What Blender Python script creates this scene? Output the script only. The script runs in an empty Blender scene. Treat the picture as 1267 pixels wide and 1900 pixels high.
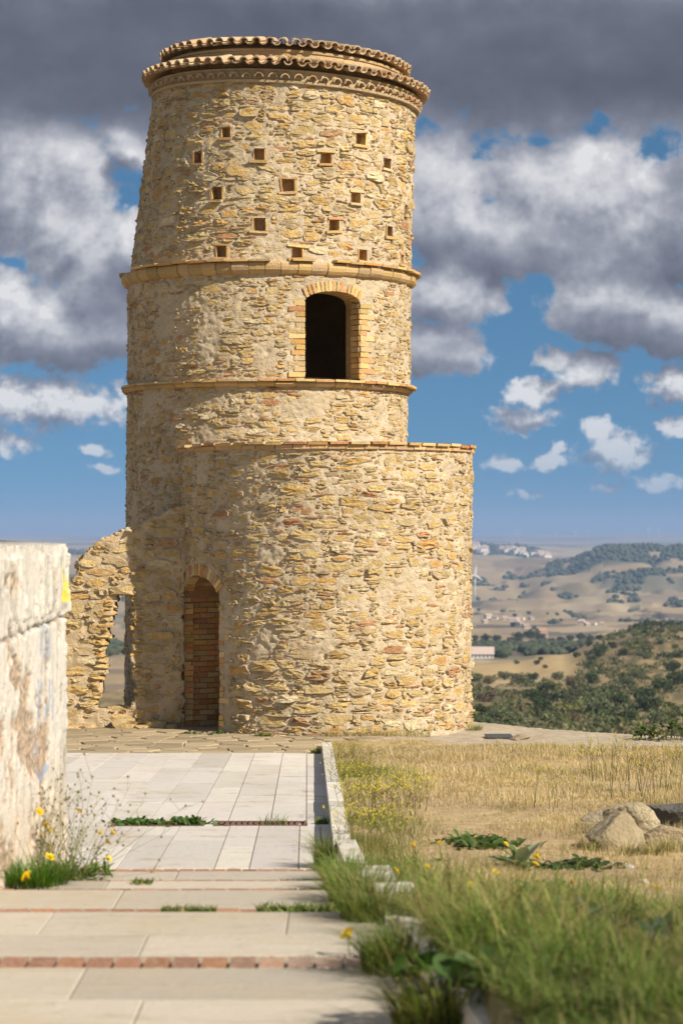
import bpy, bmesh, math, random
import numpy as np
from mathutils import Vector, Matrix, Euler

# ------------------------------------------------------------------ camera, light, exposure
SC = bpy.context.scene
COL = SC.collection
R = math.radians
FPX, CXP, HZ, EYE = 4500.0, 633.5, 985.0, 2.62     # focal length in photo pixels, principal column, eye-level row, eye height

cam_data = bpy.data.cameras.new('camera')
cam = bpy.data.objects.new('camera', cam_data); COL.objects.link(cam)
cam.location = (0, 0, EYE); cam.rotation_euler = (R(90), 0, 0)
cam_data.sensor_fit = 'VERTICAL'; cam_data.sensor_height = 36.0; cam_data.sensor_width = 24.0
cam_data.lens = FPX / 1900 * 36.0
cam_data.shift_y = (HZ - 950) / 1900
cam_data.clip_start = 0.1; cam_data.clip_end = 80000
cam_data.dof.use_dof = True; cam_data.dof.focus_distance = 26.5; cam_data.dof.aperture_fstop = 3.5
SC.camera = cam

SUN_AZ, SUN_EL = 54.0, 37.0          # azimuth to the right of the direction tower -> camera
to_sun = Vector((math.sin(R(SUN_AZ)) * math.cos(R(SUN_EL)), -math.cos(R(SUN_AZ)) * math.cos(R(SUN_EL)), math.sin(R(SUN_EL))))
sun_data = bpy.data.lights.new('sun', 'SUN'); sun_data.energy = 5.0; sun_data.angle = R(0.53); sun_data.color = (1.0, 0.915, 0.78)
sun = bpy.data.objects.new('sun', sun_data); COL.objects.link(sun)
sun.rotation_euler = to_sun.to_track_quat('Z', 'Y').to_euler(); sun.location = (20, -20, 30)

SC.view_settings.view_transform = 'Standard'; SC.view_settings.look = 'None'
SC.view_settings.exposure = 0.62; SC.view_settings.gamma = 1.0; SC.view_settings.use_curve_mapping = False
SC.render.engine = 'CYCLES'
SC.cycles.use_denoising = True
SC.cycles.max_bounces = 6; SC.cycles.diffuse_bounces = 3; SC.cycles.transmission_bounces = 3; SC.cycles.volume_bounces = 0
SC.cycles.transparent_max_bounces = 6
SC.cycles.sample_clamp_indirect = 6.0

# ------------------------------------------------------------------ node helpers
class NT:
    """small wrapper: n = NT(tree); n('ShaderNodeMath', operation='ADD', i=(a, b)) returns the first output"""
    def __init__(self, tree):
        self.t = tree
    def __call__(self, kind, i=(), out=0, **props):
        nd = self.t.nodes.new(kind)
        for k, v in props.items(): setattr(nd, k, v)
        items = i.items() if isinstance(i, dict) else enumerate(i)
        for k, v in items:
            if v is None: continue
            s = nd.inputs[k]
            if isinstance(v, bpy.types.NodeSocket): self.t.links.new(v, s)
            else: s.default_value = v
        return nd.outputs[out]
    def math(self, op, *a, clamp=False):
        return self('ShaderNodeMath', i=a, operation=op, use_clamp=clamp)
    def vmath(self, op, *a, out=0):
        return self('ShaderNodeVectorMath', i=a, operation=op, out=out)
    def noise(self, vec, scale, detail=4, rough=0.55, dist=0.0, out=0):
        return self('ShaderNodeTexNoise', i={'Vector': vec, 'Scale': scale, 'Detail': detail, 'Roughness': rough, 'Distortion': dist}, out=out)
    def mix(self, f, a, b, blend='MIX'):
        nd = self.t.nodes.new('ShaderNodeMix'); nd.data_type = 'RGBA'; nd.blend_type = blend
        for k, v in ((0, f), (6, a), (7, b)):
            if isinstance(v, bpy.types.NodeSocket): self.t.links.new(v, nd.inputs[k])
            else: nd.inputs[k].default_value = (*v, 1) if isinstance(v, tuple) and len(v) == 3 else v
        return nd.outputs[2]
    def smooth(self, x, a, b, lo=0.0, hi=1.0):
        return self('ShaderNodeMapRange', i=(x, a, b, lo, hi), interpolation_type='SMOOTHSTEP')
    def ramp(self, x, stops):
        nd = self.t.nodes.new('ShaderNodeValToRGB'); cr = nd.color_ramp
        while len(cr.elements) < len(stops): cr.elements.new(0.5)
        for e, (p, c) in zip(cr.elements, stops): e.position = p; e.color = (*c, 1)
        self.t.links.new(x, nd.inputs[0]); return nd.outputs[0]

# ------------------------------------------------------------------ world: physical sky with drifting cumulus
def build_world():
    w = bpy.data.worlds.new('World'); SC.world = w; w.use_nodes = True
    t = w.node_tree; t.nodes.clear(); n = NT(t)
    sky = n('ShaderNodeTexSky', sky_type='NISHITA', sun_disc=False, sun_elevation=R(SUN_EL), sun_rotation=R(180 - SUN_AZ),
            altitude=1200.0, air_density=1.0, dust_density=0.1, ozone_density=1.5)
    d = n('ShaderNodeTexCoord')
    lift = n('ShaderNodeVectorMath', i=(d, (0, 0, 0.16)), operation='ADD')     # the air is clear: skip the murky lowest band
    t.links.new(n.vmath('NORMALIZE', lift), sky.node.inputs[0])
    sx = t.nodes.new('ShaderNodeSeparateXYZ'); t.links.new(d, sx.inputs[0])
    az = n.math('ARCTAN2', sx.outputs[0], sx.outputs[1])
    el = n.math('ARCSINE', sx.outputs[2])
    u = n.math('MULTIPLY_ADD', az, 45.0, 6.335); v = n.math('MULTIPLY', el, 45.0)
    p = n('ShaderNodeCombineXYZ', i=(u, v, 0.0))
    SKYBODY(n, t, p, u, v, sky)

# cumulus groups in the direction space of the sky: azimuth and elevation in units of 1/45 rad; (centre u, v, half width, half height)
CLOUDS = [(2.0, 9.6, 6.5, 2.55), (9.5, 9.6, 7.5, 2.6), (15.5, 8.2, 4, 2.2), (-3.5, 7.5, 4, 3),
          (0.5, 6.5, 1.9, 1.5), (1.2, 5.5, 0.95, 1.1), (2.45, 7.1, 0.6, .5), (0.15, 4.1, 0.55, 0.75), (1.9, 4.6, 1.0, 1.3), (1.2, 3.7, 2.2, 0.8), (2.6, 5.2, .7, .8), (0.9, 2.4, 2.1, 0.55),
          (8.2, 6.1, 1.0, 1.3), (9.9, 5.4, 2.2, 0.9), (10.5, 6.4, 2.0, 1.0), (12.9, 5.6, 1.6, 1.5), (11.7, 5.2, 1.9, 0.9), (8.4, 4.4, 1.2, 0.75), (8.0, 3.35, 1.1, 0.55), (11.4, 4.2, 1.5, 0.85), (12.6, 3.9, 1.8, 0.7),
          (10.2, 3.25, 0.34, 0.24), (10.8, 3.0, 0.75, 0.42), (12.4, 2.7, 0.7, 0.42), (9.7, 2.08, 0.72, 0.3), (9.9, 2.6, 0.6, 0.34), (9.35, 1.25, 0.36, 0.18), (10.25, 1.28, 0.44, 0.17), (10.5, 1.5, 0.2, 0.15),
          (11.5, 1.45, 0.7, 0.42), (11.15, 1.85, 0.36, 0.22), (12.5, 1.95, 0.36, 0.24), (9.7, 0.68, 0.25, 0.09), (11.2, 0.8, 0.36, 0.13), (12.2, 0.85, 0.45, 0.18),
          (0.2, 1.6, 0.55, 0.26), (1.75, 1.5, 0.35, 0.12), (2.0, 1.15, 0.35, 0.10)]
# the thick grey ceiling and the shaded undersides: same units
CEILING = [(2.0, 8.75, 8.0, 1.75), (10.5, 8.7, 9, 1.6), (16, 8, 4, 2), (-4, 7, 4, 3)]
UNDER = [(2.4, 4.2, .9, 0.9), (0.8, 3.2, 2.4, 0.5), (9.6, 5.2, 2.6, 0.5), (12.4, 4.9, 1.5, 0.6), (11.2, 3.6, 2.4, 0.55), (7.9, 3.1, .9, .4), (12.5, 2.4, .7, .3), (2.3, 6.55, .5, .3), (12.6, 6.3, .6, .6), (10, 1.95, .8, .1)]

def SKYBODY(n, t, p, u, v, sky):
    def union(q, blobs, k):
        acc = None
        for (cu, cv, a, b) in blobs:
            m = n('ShaderNodeVectorMath', i=(q, (1 / a, 1 / b, 0), (-cu / a, -cv / b, 0)), operation='MULTIPLY_ADD')
            ln = n.vmath('LENGTH', m, out=1)
            acc = ln if acc is None else n('ShaderNodeMath', i=(acc, ln, k), operation='SMOOTH_MIN')
        return acc
    w1 = n.vmath('SUBTRACT', n.noise(p, 0.9, 2, 0.5, out=1), (0.5, 0.5, 0.5))
    w2 = n.vmath('SUBTRACT', n.noise(p, 3.6, 3, 0.55, out=1), (0.5, 0.5, 0.5))
    qq = n('ShaderNodeVectorMath', i=(w1, (0.9, 0.5, 0), p), operation='MULTIPLY_ADD')
    q3 = n('ShaderNodeVectorMath', i=(w2, (0.34, 0.26, 0), qq), operation='MULTIPLY_ADD')
    # beyond the part of the sky in the picture the same broken cumulus goes on
    q2 = n.vmath('MULTIPLY', p, (0.16, 0.26, 1))
    gen = n('ShaderNodeMath', i=(n.noise(q2, 1.0, 3, 0.55), 7.0, -3.45), operation='MULTIPLY_ADD')
    du = n.math('ABSOLUTE', n.math('SUBTRACT', u, 6.3))
    off = n.math('MAXIMUM', n.smooth(du, 7.5, 11.0), n.smooth(v, 10.0, 12.5))
    gen = n.math('MULTIPLY_ADD', off, n.math('ADD', gen, 1.0), -1.0)
    small = n.smooth(v, 3.5, 2.5, 0.20, 1.5)
    def field(q, pn, det):
        base = n.math('MAXIMUM', n.math('SUBTRACT', 1.0, union(q, CLOUDS, 0.15)), gen)
        base = n.math('MINIMUM', base, 0.7)
        fb = n.math('MULTIPLY_ADD', n.math('SUBTRACT', n.noise(pn, 1.25, det, 0.6), 0.5), 1.15, 0.5)
        fb = n('ShaderNodeMath', i=(n.math('SUBTRACT', n.noise(pn, 4.2, 5, 0.6), 0.5), small, fb), operation='MULTIPLY_ADD')
        return n('ShaderNodeMath', i=(fb, 1.0, n.math('SUBTRACT', base, 0.48)), operation='MULTIPLY_ADD')
    D = (0.22, 0.50, 0.0)
    F0 = field(q3, p, 9)
    F1 = field(n.vmath('ADD', q3, D), n.vmath('ADD', p, D), 3)
    dens = n.smooth(F0, n.smooth(v, 3.6, 2.4, -0.01, -0.10), n.smooth(v, 3.6, 2.4, 0.22, 0.50))
    lit = n.math('SUBTRACT', F0, F1)
    shade = n.math('MAXIMUM', n.smooth(union(qq, CEILING, 0.25), 1.15, 0.45), n.smooth(union(q3, UNDER, 0.2), 1.5, 0.2, 0.0, 0.52))
    soft = n.noise(n.vmath('MULTIPLY', p, (0.42, 1.0, 1)), 0.8, 5, 0.5)
    thin = n.math('SUBTRACT', 1.0, n.math('MULTIPLY', shade, 0.75))
    L = n('ShaderNodeMath', i=(n.math('MULTIPLY', lit, thin), 0.62, 0.70), operation='MULTIPLY_ADD')
    L = n('ShaderNodeMath', i=(n.math('MULTIPLY', n.math('SUBTRACT', soft, 0.5), n.math('MULTIPLY_ADD', thin, 0.25, 0.45)), 1.0, L), operation='MULTIPLY_ADD')
    L = n('ShaderNodeMath', i=(n.math('SUBTRACT', 1.0, dens), 0.16, L), operation='MULTIPLY_ADD')
    L = n('ShaderNodeMath', i=(shade, -0.50, L), operation='MULTIPLY_ADD')
    nd = t.nodes.new('ShaderNodeValToRGB'); cr = nd.color_ramp; cr.interpolation = 'B_SPLINE'
    for _ in range(2): cr.elements.new(0.5)
    for e, (pos, col) in zip(cr.elements, [(0.02, (0.088, 0.096, 0.128)), (0.34, (0.175, 0.186, 0.240)), (0.66, (0.37, 0.385, 0.455)), (0.98, (0.86, 0.86, 0.87))]):
        e.position = pos; e.color = (*col, 1)
    t.links.new(L, nd.inputs[0])
    cc = n.vmath('SCALE', nd.outputs[0]); cc.node.inputs[3].default_value = 10.0
    fade = n.smooth(v, -0.2, 2.6, 0.40, 0.985)
    fac = n.math('MULTIPLY', dens, fade)
    skyc = n.mix(1.0, sky, (0.50, 0.84, 0.95), 'MULTIPLY')
    col = n.mix(fac, skyc, cc)
    bg = n('ShaderNodeBackground', i=(col, 0.06))
    out = t.nodes.new('ShaderNodeOutputWorld'); t.links.new(bg, out.inputs[0])
    SC.world.cycles.sampling_method = 'MANUAL'; SC.world.cycles.sample_map_resolution = 512
build_world()

# ------------------------------------------------------------------ geometry helpers
def world(px, py, d):
    return Vector(((px - CXP) / FPX * d, d, EYE + (HZ - py) / FPX * d))

def _hash(ix, iy, iz, seed):
    h = (ix.astype(np.int64) * 374761393 + iy.astype(np.int64) * 668265263 + iz.astype(np.int64) * 2147483647 + seed * 144665) & 0xFFFFFFFF
    h = ((h ^ (h >> 13)) * 1274126177) & 0xFFFFFFFF
    h = (h ^ (h >> 16)) & 0xFFFFFFFF
    h = (h * 2246822519) & 0xFFFFFFFF
    return ((h ^ (h >> 15)) & 0xFFFFFF) / float(0xFFFFFF)

def vnoise(x, y, z, seed=0):
    x, y, z = np.broadcast_arrays(np.asarray(x, float), np.asarray(y, float), np.asarray(z, float))
    ix, iy, iz = np.floor(x), np.floor(y), np.floor(z)
    fx, fy, fz = x - ix, y - iy, z - iz
    fx, fy, fz = fx * fx * (3 - 2 * fx), fy * fy * (3 - 2 * fy), fz * fz * (3 - 2 * fz)
    r = 0
    for a in (0, 1):
        for b in (0, 1):
            for c in (0, 1):
                wgt = (fx if a else 1 - fx) * (fy if b else 1 - fy) * (fz if c else 1 - fz)
                r = r + wgt * _hash(ix + a, iy + b, iz + c, seed)
    return r * 2 - 1

def fbm(x, y, z, seed=0, oct=4, gain=0.5):
    s, a, f, tot = 0, 1.0, 1.0, 0
    for o in range(oct):
        s = s + a * vnoise(np.asarray(x) * f, np.asarray(y) * f, np.asarray(z) * f, seed + o * 17); tot += a
        a *= gain; f *= 2.03
    return s / tot

def link(o, parent=None):
    COL.objects.link(o)
    if parent is not None: o.parent = parent
    return o

def tag(o, label=None, cat=None, group=None, kind=None):
    if label: o['label'] = label
    if cat: o['category'] = cat
    if group: o['group'] = group
    if kind: o['kind'] = kind
    return o

def empty(name, loc=(0, 0, 0), label=None, cat=None, group=None, kind=None):
    o = bpy.data.objects.new(name, None); o.empty_display_size = 0.2; COL.objects.link(o); o.location = loc
    return tag(o, label, cat, group, kind)

def mesh(name, V, F, mat=None, smooth=True, col=None):
    """V: (n,3), F: list of faces or (m,k) array; col: per-vertex rgb attribute named tint"""
    me = bpy.data.meshes.new(name)
    V = np.asarray(V, dtype=np.float32).reshape(-1, 3)
    if isinstance(F, np.ndarray):
        m, k = F.shape
        me.vertices.add(len(V)); me.vertices.foreach_set('co', V.ravel())
        me.loops.add(m * k); me.loops.foreach_set('vertex_index', F.astype(np.int32).ravel())
        me.polygons.add(m); me.polygons.foreach_set('loop_start', np.arange(0, m * k, k, dtype=np.int32))
        me.update(calc_edges=True)
    else:
        me.from_pydata(V.tolist(), [], [list(map(int, f)) for f in F])
    if smooth: me.polygons.foreach_set('use_smooth', np.ones(len(me.polygons), dtype=bool))
    if col is not None:
        col = np.asarray(col, dtype=np.float32)
        if col.ndim == 1: col = np.tile(col, (len(V), 1))
        al = col[:, 3:4] if col.shape[1] == 4 else np.ones((len(V), 1), np.float32)
        at = me.color_attributes.new('tint', 'FLOAT_COLOR', 'POINT')
        at.data.foreach_set('color', np.hstack([col[:, :3], al]).ravel())
    if mat is not None: me.materials.append(mat)
    me.validate()
    return me

def obj(name, V, F, mat=None, parent=None, smooth=True, col=None):
    return link(bpy.data.objects.new(name, mesh(name, V, F, mat, smooth, col)), parent)

class Acc:
    """collects several pieces of geometry into one mesh"""
    def __init__(self): self.V, self.F, self.C, self.n = [], [], [], 0
    def add(self, V, F, col=(1, 1, 1)):
        V = np.asarray(V, float); self.V.append(V)
        self.F += [[int(i) + self.n for i in f] for f in F]
        c = np.asarray(col, float); self.C.append(np.tile(c, (len(V), 1)) if c.ndim == 1 else c); self.n += len(V)
    def obj(self, name, mat, parent=None, smooth=True):
        return obj(name, np.vstack(self.V), self.F, mat, parent, smooth, np.vstack(self.C))

def box(cx, cy, cz, sx, sy, sz, rng=None, jit=0.0, rotz=0.0):
    c = np.array([[x, y, z] for x in (-.5, .5) for y in (-.5, .5) for z in (-.5, .5)], float) * (sx, sy, sz)
    if rng is not None and jit: c += rng.uniform(-jit, jit, c.shape)
    if rotz:
        ca, sa = math.cos(rotz), math.sin(rotz)
        c = np.column_stack([c[:, 0] * ca - c[:, 1] * sa, c[:, 0] * sa + c[:, 1] * ca, c[:, 2]])
    F = [(0, 1, 3, 2), (4, 6, 7, 5), (0, 4, 5, 1), (2, 3, 7, 6), (0, 2, 6, 4), (1, 5, 7, 3)]
    return c + (cx, cy, cz), F

def slab_geo(poly, z0, z1, bev=0.006, rng=None, jit=0.0):
    """flat stone from a convex outline (counter-clockwise) with a worn top edge; z may be a function of x, y"""
    P = np.asarray(poly, float); c = P.mean(0); k = len(P)
    e = P - c; ln = np.linalg.norm(e, axis=1, keepdims=True); Q = c + e * (1 - bev * 1.4 / np.maximum(ln, .02))
    zf = z1 if callable(z1) else (lambda x, y: np.full(len(x), z1))
    zb = z0 if callable(z0) else (lambda x, y: np.full(len(x), z0))
    zt = zf(P[:, 0], P[:, 1]); zq = zf(Q[:, 0], Q[:, 1])
    if rng is not None: dz = rng.uniform(-jit, jit); zt = zt + dz; zq = zq + dz
    V = np.vstack([np.column_stack([P, zb(P[:, 0], P[:, 1])]), np.column_stack([P, zt - bev]), np.column_stack([Q, zq])])
    F = [tuple(range(2 * k, 3 * k))]
    for i in range(k):
        j = (i + 1) % k
        F += [(i, j, k + j, k + i), (k + i, k + j, 2 * k + j, 2 * k + i)]
    return V, F

def tube(pts, rad, n=5):
    pts = [Vector(p) for p in pts]; V, F = [], []
    for i, p in enumerate(pts):
        a = pts[max(i - 1, 0)]; b = pts[min(i + 1, len(pts) - 1)]
        t = (b - a).normalized(); s = t.orthogonal().normalized(); q = t.cross(s)
        r = rad[i] if hasattr(rad, '__len__') else rad
        for k in range(n):
            an = 2 * math.pi * k / n; V.append(p + (s * math.cos(an) + q * math.sin(an)) * r)
    for i in range(len(pts) - 1):
        for k in range(n):
            F.append((i * n + k, i * n + (k + 1) % n, (i + 1) * n + (k + 1) % n, (i + 1) * n + k))
    F.append(tuple(range(n))[::-1]); F.append(tuple((len(pts) - 1) * n + k for k in range(n)))
    return np.array([list(v) for v in V]), F

def copy_tree(o, parent=None):
    c = o.copy(); COL.objects.link(c)
    if parent is not None: c.parent = parent
    for ch in o.children: copy_tree(ch, c)
    return c

# ------------------------------------------------------------------ materials
def surf(name, fn, rough=0.9, spec=0.25):
    m = bpy.data.materials.new(name); m.use_nodes = True; t = m.node_tree; t.nodes.clear(); n = NT(t)
    b = t.nodes.new('ShaderNodeBsdfPrincipled'); b.inputs['Roughness'].default_value = rough
    b.inputs['Specular IOR Level'].default_value = spec
    o = t.nodes.new('ShaderNodeOutputMaterial'); t.links.new(b.outputs[0], o.inputs[0])
    pos = n('ShaderNodeNewGeometry')
    tint = n('ShaderNodeVertexColor', layer_name='tint')
    r = fn(n, pos, tint)
    col, bump, dist = (r + (None, 0.0))[:3] if isinstance(r, tuple) and len(r) < 3 else (r if isinstance(r, tuple) else (r, None, 0))
    t.links.new(col, b.inputs['Base Color']) if isinstance(col, bpy.types.NodeSocket) else setattr(b.inputs['Base Color'], 'default_value', (*col, 1))
    if bump is not None:
        bn = n('ShaderNodeBump', i={'Strength': 1.0, 'Distance': dist, 'Height': bump}); t.links.new(bn, b.inputs['Normal'])
    return m

def mortar_col(n, pos):
    big = n.noise(pos, 2.2, 4, 0.6); mid = n.noise(pos, 14, 5, 0.65)
    c = n.ramp(big, [(0.30, (0.445, 0.358, 0.236)), (0.50, (0.525, 0.425, 0.290)), (0.70, (0.60, 0.495, 0.350))])
    c = n.mix(n.smooth(mid, .50, .68, 0, .65), c, (0.56, 0.41, 0.19))
    return n.mix(n.smooth(mid, .42, .30, 0, .5), c, (0.34, 0.275, 0.185)), mid
def f_stone(n, pos, tint):
    """rubble face: pitted stone, lime smeared over its rim (the rim is kept in the alpha of the tint)"""
    rim = tint.node.outputs[1]
    big = n.noise(pos, 9, 5, 0.65); fine = n.noise(pos, 30, 7, 0.74); pit = n.noise(pos, 62, 4, 0.65)
    c = n.mix(n.smooth(big, .32, .70), n.mix(1, tint, (0.82, 0.79, 0.73), 'MULTIPLY'), n.mix(1, tint, (1.14, 1.12, 1.08), 'MULTIPLY'))
    c = n.mix(n.smooth(fine, .34, .54, 0.35, 0.0), c, (0.40, 0.30, 0.165))
    c = n.mix(n.smooth(pit, .62, .74, 0, .6), c, (0.17, 0.115, 0.06))
    mc, mid = mortar_col(n, pos)
    sm = n.math('ADD', n.math('MULTIPLY', n.math('SUBTRACT', 1.0, rim), 0.42), n.noise(pos, 17, 5, 0.65))
    c = n.mix(n.smooth(sm, .60, .74, 0, .85), c, mc)
    h = n('ShaderNodeMath', i=(fine, 1.0, n.math('MULTIPLY', n.smooth(pit, .58, .74), -0.4)), operation='MULTIPLY_ADD')
    h = n.math('ADD', h, n.math('MULTIPLY', big, .9))
    return c, h, 0.036
def f_mortar(n, pos, tint):
    c, mid = mortar_col(n, pos); fine = n.noise(pos, 42, 6, 0.72); gap = n.noise(n.vmath('MULTIPLY', pos, (1, 1, 1.7)), 19, 3, 0.5)
    c = n.mix(1, c, tint, 'MULTIPLY')
    c = n.mix(n.smooth(gap, .70, .76, 0, .6), c, (0.14, 0.10, 0.06))
    h = n('ShaderNodeMath', i=(mid, 1.0, n.math('MULTIPLY', fine, 0.7)), operation='MULTIPLY_ADD')
    h = n.math('SUBTRACT', h, n.smooth(gap, .66, .76, 0, .5))
    return c, h, 0.026
def f_brick(n, pos, tint):
    oi = n('ShaderNodeObjectInfo', out=5)
    v = n('ShaderNodeHueSaturation', i={'Hue': n('ShaderNodeMapRange', i=(oi, 0, 1, .494, .508)), 'Saturation': n('ShaderNodeMapRange', i=(oi, 0, 1, .95, 1.12)), 'Value': n('ShaderNodeMapRange', i=(n.math('FRACT', n.math('MULTIPLY', oi, 7.3)), 0, 1, .8, 1.15)), 'Color': tint})
    fine = n.noise(pos, 45, 4, 0.6); big = n.noise(pos, 9, 4, 0.6)
    c = n.mix(n.smooth(fine, .45, .7, 0, .45), v, (0.45, 0.38, 0.28))
    c = n.mix(n.smooth(big, .52, .75, 0, .45), c, (0.30, 0.24, 0.17))
    return c, fine, 0.012
def f_slab(n, pos, tint):
    oi = n('ShaderNodeObjectInfo', out=5)
    big = n.noise(n.vmath('MULTIPLY', pos, (0.9, 0.7, 1)), 1.4, 7, 0.68); sp = n.noise(n.vmath('MULTIPLY', pos, (1, .6, 1)), 16, 6, 0.75); dk = n.noise(n.vmath('MULTIPLY', pos, (1.1, 1.5, 1)), 2.6, 7, .72)
    v = n('ShaderNodeMapRange', i=(oi, 0, 1, .86, 1.08))
    base = n.mix(1, tint, n('ShaderNodeCombineXYZ', i=(v, v, v)), 'MULTIPLY')
    c = n.mix(n.smooth(big, .48, .70, 0, .45), base, (0.42, 0.35, 0.26))
    c = n.mix(n.smooth(dk, .55, .66, 0, .6), c, (0.31, 0.24, 0.14))
    c = n.mix(n.smooth(sp, .58, .70, 0, .5), c, (0.22, 0.18, 0.125))
    return c, n.math('ADD', sp, dk), 0.008
def f_step(n, pos, tint):
    oi = n('ShaderNodeObjectInfo', out=5)
    big = n.noise(n.vmath('MULTIPLY', pos, (0.5, 1.2, 1)), 1.5, 7, 0.7); sp = n.noise(pos, 13, 6, 0.75); ln = n.noise(n.vmath('MULTIPLY', pos, (.7, 2.6, 1)), 2.2, 6, .7)
    v = n('ShaderNodeMapRange', i=(oi, 0, 1, .88, 1.08))
    base = n.mix(1, tint, n('ShaderNodeCombineXYZ', i=(v, v, v)), 'MULTIPLY')
    c = n.mix(n.smooth(big, .44, .66, 0, .6), base, (0.39, 0.325, 0.225))
    c = n.mix(n.smooth(ln, .54, .68, 0, .5), c, (0.30, 0.25, 0.165))
    c = n.mix(n.smooth(sp, .58, .70, 0, .5), c, (0.21, 0.175, 0.12))
    return c, n.math('ADD', sp, ln), 0.01
def f_plain_tint(n, pos, tint):
    fine = n.noise(pos, 30, 4, 0.6)
    return n.mix(n.smooth(fine, .4, .7, 0, .3), tint, n.mix(1, tint, (0.55, 0.52, 0.48), 'MULTIPLY')), fine, 0.008
def f_ground(n, pos, tint):
    big = n.noise(pos, 0.9, 5, 0.6); mid = n.noise(pos, 6, 5, 0.65); fine = n.noise(pos, 45, 4, 0.7)
    c = n.mix(n.smooth(mid, .35, .65, 0, .6), tint, n.mix(1, tint, (0.60, 0.56, 0.50), 'MULTIPLY'))
    c = n.mix(n.smooth(fine, .52, .7, 0, .5), c, n.mix(1, tint, (1.35, 1.33, 1.3), 'MULTIPLY'))
    c = n.mix(n.smooth(big, .55, .7, 0, .25), c, (0.30, 0.20, 0.11))
    return c, n.math('ADD', mid, n.math('MULTIPLY', fine, .4)), 0.03
def f_land(n, pos, tint):
    a = n.noise(n.vmath('MULTIPLY', pos, (1, 1, 0)), 0.012, 6, 0.65); b = n.noise(n.vmath('MULTIPLY', pos, (1, 1, 0)), 0.11, 4, 0.6)
    c = n.mix(n.smooth(a, .38, .62, 0, .35), tint, n.mix(1, tint, (0.72, 0.72, 0.70), 'MULTIPLY'))
    c = n.mix(n.smooth(b, .5, .68, 0, .3), c, n.mix(1, tint, (0.60, 0.64, 0.52), 'MULTIPLY'))
    return c
def f_rock(n, pos, tint):
    big = n.noise(pos, 6, 5, 0.65); fine = n.noise(pos, 40, 5, 0.7)
    c = n.mix(n.smooth(big, .40, .62, 0, .55), tint, n.mix(1, tint, (0.62, 0.58, 0.50), 'MULTIPLY'))
    c = n.mix(n.smooth(fine, .60, .72, 0, .6), c, (0.16, 0.14, 0.11))
    return c, n.math('ADD', big, n.math('MULTIPLY', fine, .6)), 0.06
def f_tile(n, pos, tint):
    oi = n('ShaderNodeObjectInfo', out=5)
    fine = n.noise(pos, 50, 4, 0.65); big = n.noise(pos, 5, 4, 0.6)
    c = n.ramp(oi, [(0.0, (0.40, 0.24, 0.12)), (0.3, (0.47, 0.33, 0.19)), (0.6, (0.50, 0.37, 0.22)), (0.85, (0.44, 0.25, 0.13)), (1.0, (0.52, 0.42, 0.27))])
    c = n.mix(n.smooth(big, .48, .70, 0, .6), c, (0.33, 0.29, 0.20))
    c = n.mix(n.smooth(fine, .55, .7, 0, .5), c, (0.20, 0.16, 0.11))
    return c, fine, 0.008

M = {}
M['stone'] = surf('limestone', f_stone); M['mortar'] = surf('lime_mortar', f_mortar, .95)
M['brick'] = surf('old_brick', f_brick); M['slab'] = surf('white_limestone_slab', f_slab, .8, .3); M['step'] = surf('worn_step_stone', f_step, .85, .25)
M['plain'] = surf('worn_surface', f_plain_tint); M['ground'] = surf('dry_ground', f_ground, .95); M['land'] = surf('farmland', f_land, 1.0, .05)
M['rock'] = surf('weathered_rock', f_rock); M['tile'] = surf('roof_tile', f_tile)

def leaf_mat(name, trans=0.35, rough=.6):
    m = bpy.data.materials.new(name); m.use_nodes = True; t = m.node_tree; t.nodes.clear(); n = NT(t)
    tint = n('ShaderNodeVertexColor', layer_name='tint'); oi = n('ShaderNodeObjectInfo', out=5)
    v = n('ShaderNodeHueSaturation', i={'Hue': n('ShaderNodeMapRange', i=(oi, 0, 1, .485, .515)), 'Saturation': 1.0, 'Value': n('ShaderNodeMapRange', i=(oi, 0, 1, .82, 1.18)), 'Color': tint})
    b = t.nodes.new('ShaderNodeBsdfPrincipled'); b.inputs['Roughness'].default_value = rough; b.inputs['Specular IOR Level'].default_value = .2
    t.links.new(v, b.inputs['Base Color'])
    tr = n('ShaderNodeBsdfTranslucent', i=(n.mix(1, v, (1.15, 1.2, .7), 'MULTIPLY'),))
    mx = n('ShaderNodeMixShader', i=(trans, b.outputs[0], tr))
    o = t.nodes.new('ShaderNodeOutputMaterial'); t.links.new(mx, o.inputs[0]); return m
M['leaf'] = leaf_mat('leaves'); M['grass'] = leaf_mat('grass_blades', .4); M['petal'] = leaf_mat('petals', .3, .5); M['tree'] = leaf_mat('tree_leaves', .18, .8)

# ------------------------------------------------------------------ the tower
YT = 34.8                                         # depth of the tower axis
ZK = [0.0, 3.78, 4.64, 4.65, 6.267, 6.288, 8.908, 9.516]
CK = [-1.067, -1.067, -1.058, -1.032, -1.032, -1.018, -0.800, -0.760]
RK = [2.028, 1.997, 1.997, 2.017, 2.017, 1.997, 1.852, 1.818]
class Main:
    cy = YT
    def cx(s, z): return np.interp(z, ZK, CK)
    def rad(s, z): return np.interp(z, ZK, RK)
    def tilt(s, z): return np.clip((np.asarray(z, float) - 6.26) / 2.4, 0, 1) * -0.052
class Lower:
    cy = 32.97
    def cx(s, z): return np.full(np.shape(z), -0.205)
    def rad(s, z): return np.interp(z, [0, .3, 3.75], [1.965, 1.945, 1.972])
    def tilt(s, z): return np.zeros(np.shape(z))
MAIN, LOW = Main(), Lower()
def on(dr, th, z, h=0.0):
    """point on a drum: th is the angle from the camera side, positive to the right; h is outward"""
    th, z, h = np.broadcast_arrays(np.asarray(th, float), np.asarray(z, float), np.asarray(h, float))
    r = dr.rad(z) + h; lx = r * np.sin(th)
    return np.stack([dr.cx(z) + lx, dr.cy - r * np.cos(th), z + dr.tilt(z) * lx], -1)
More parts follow.
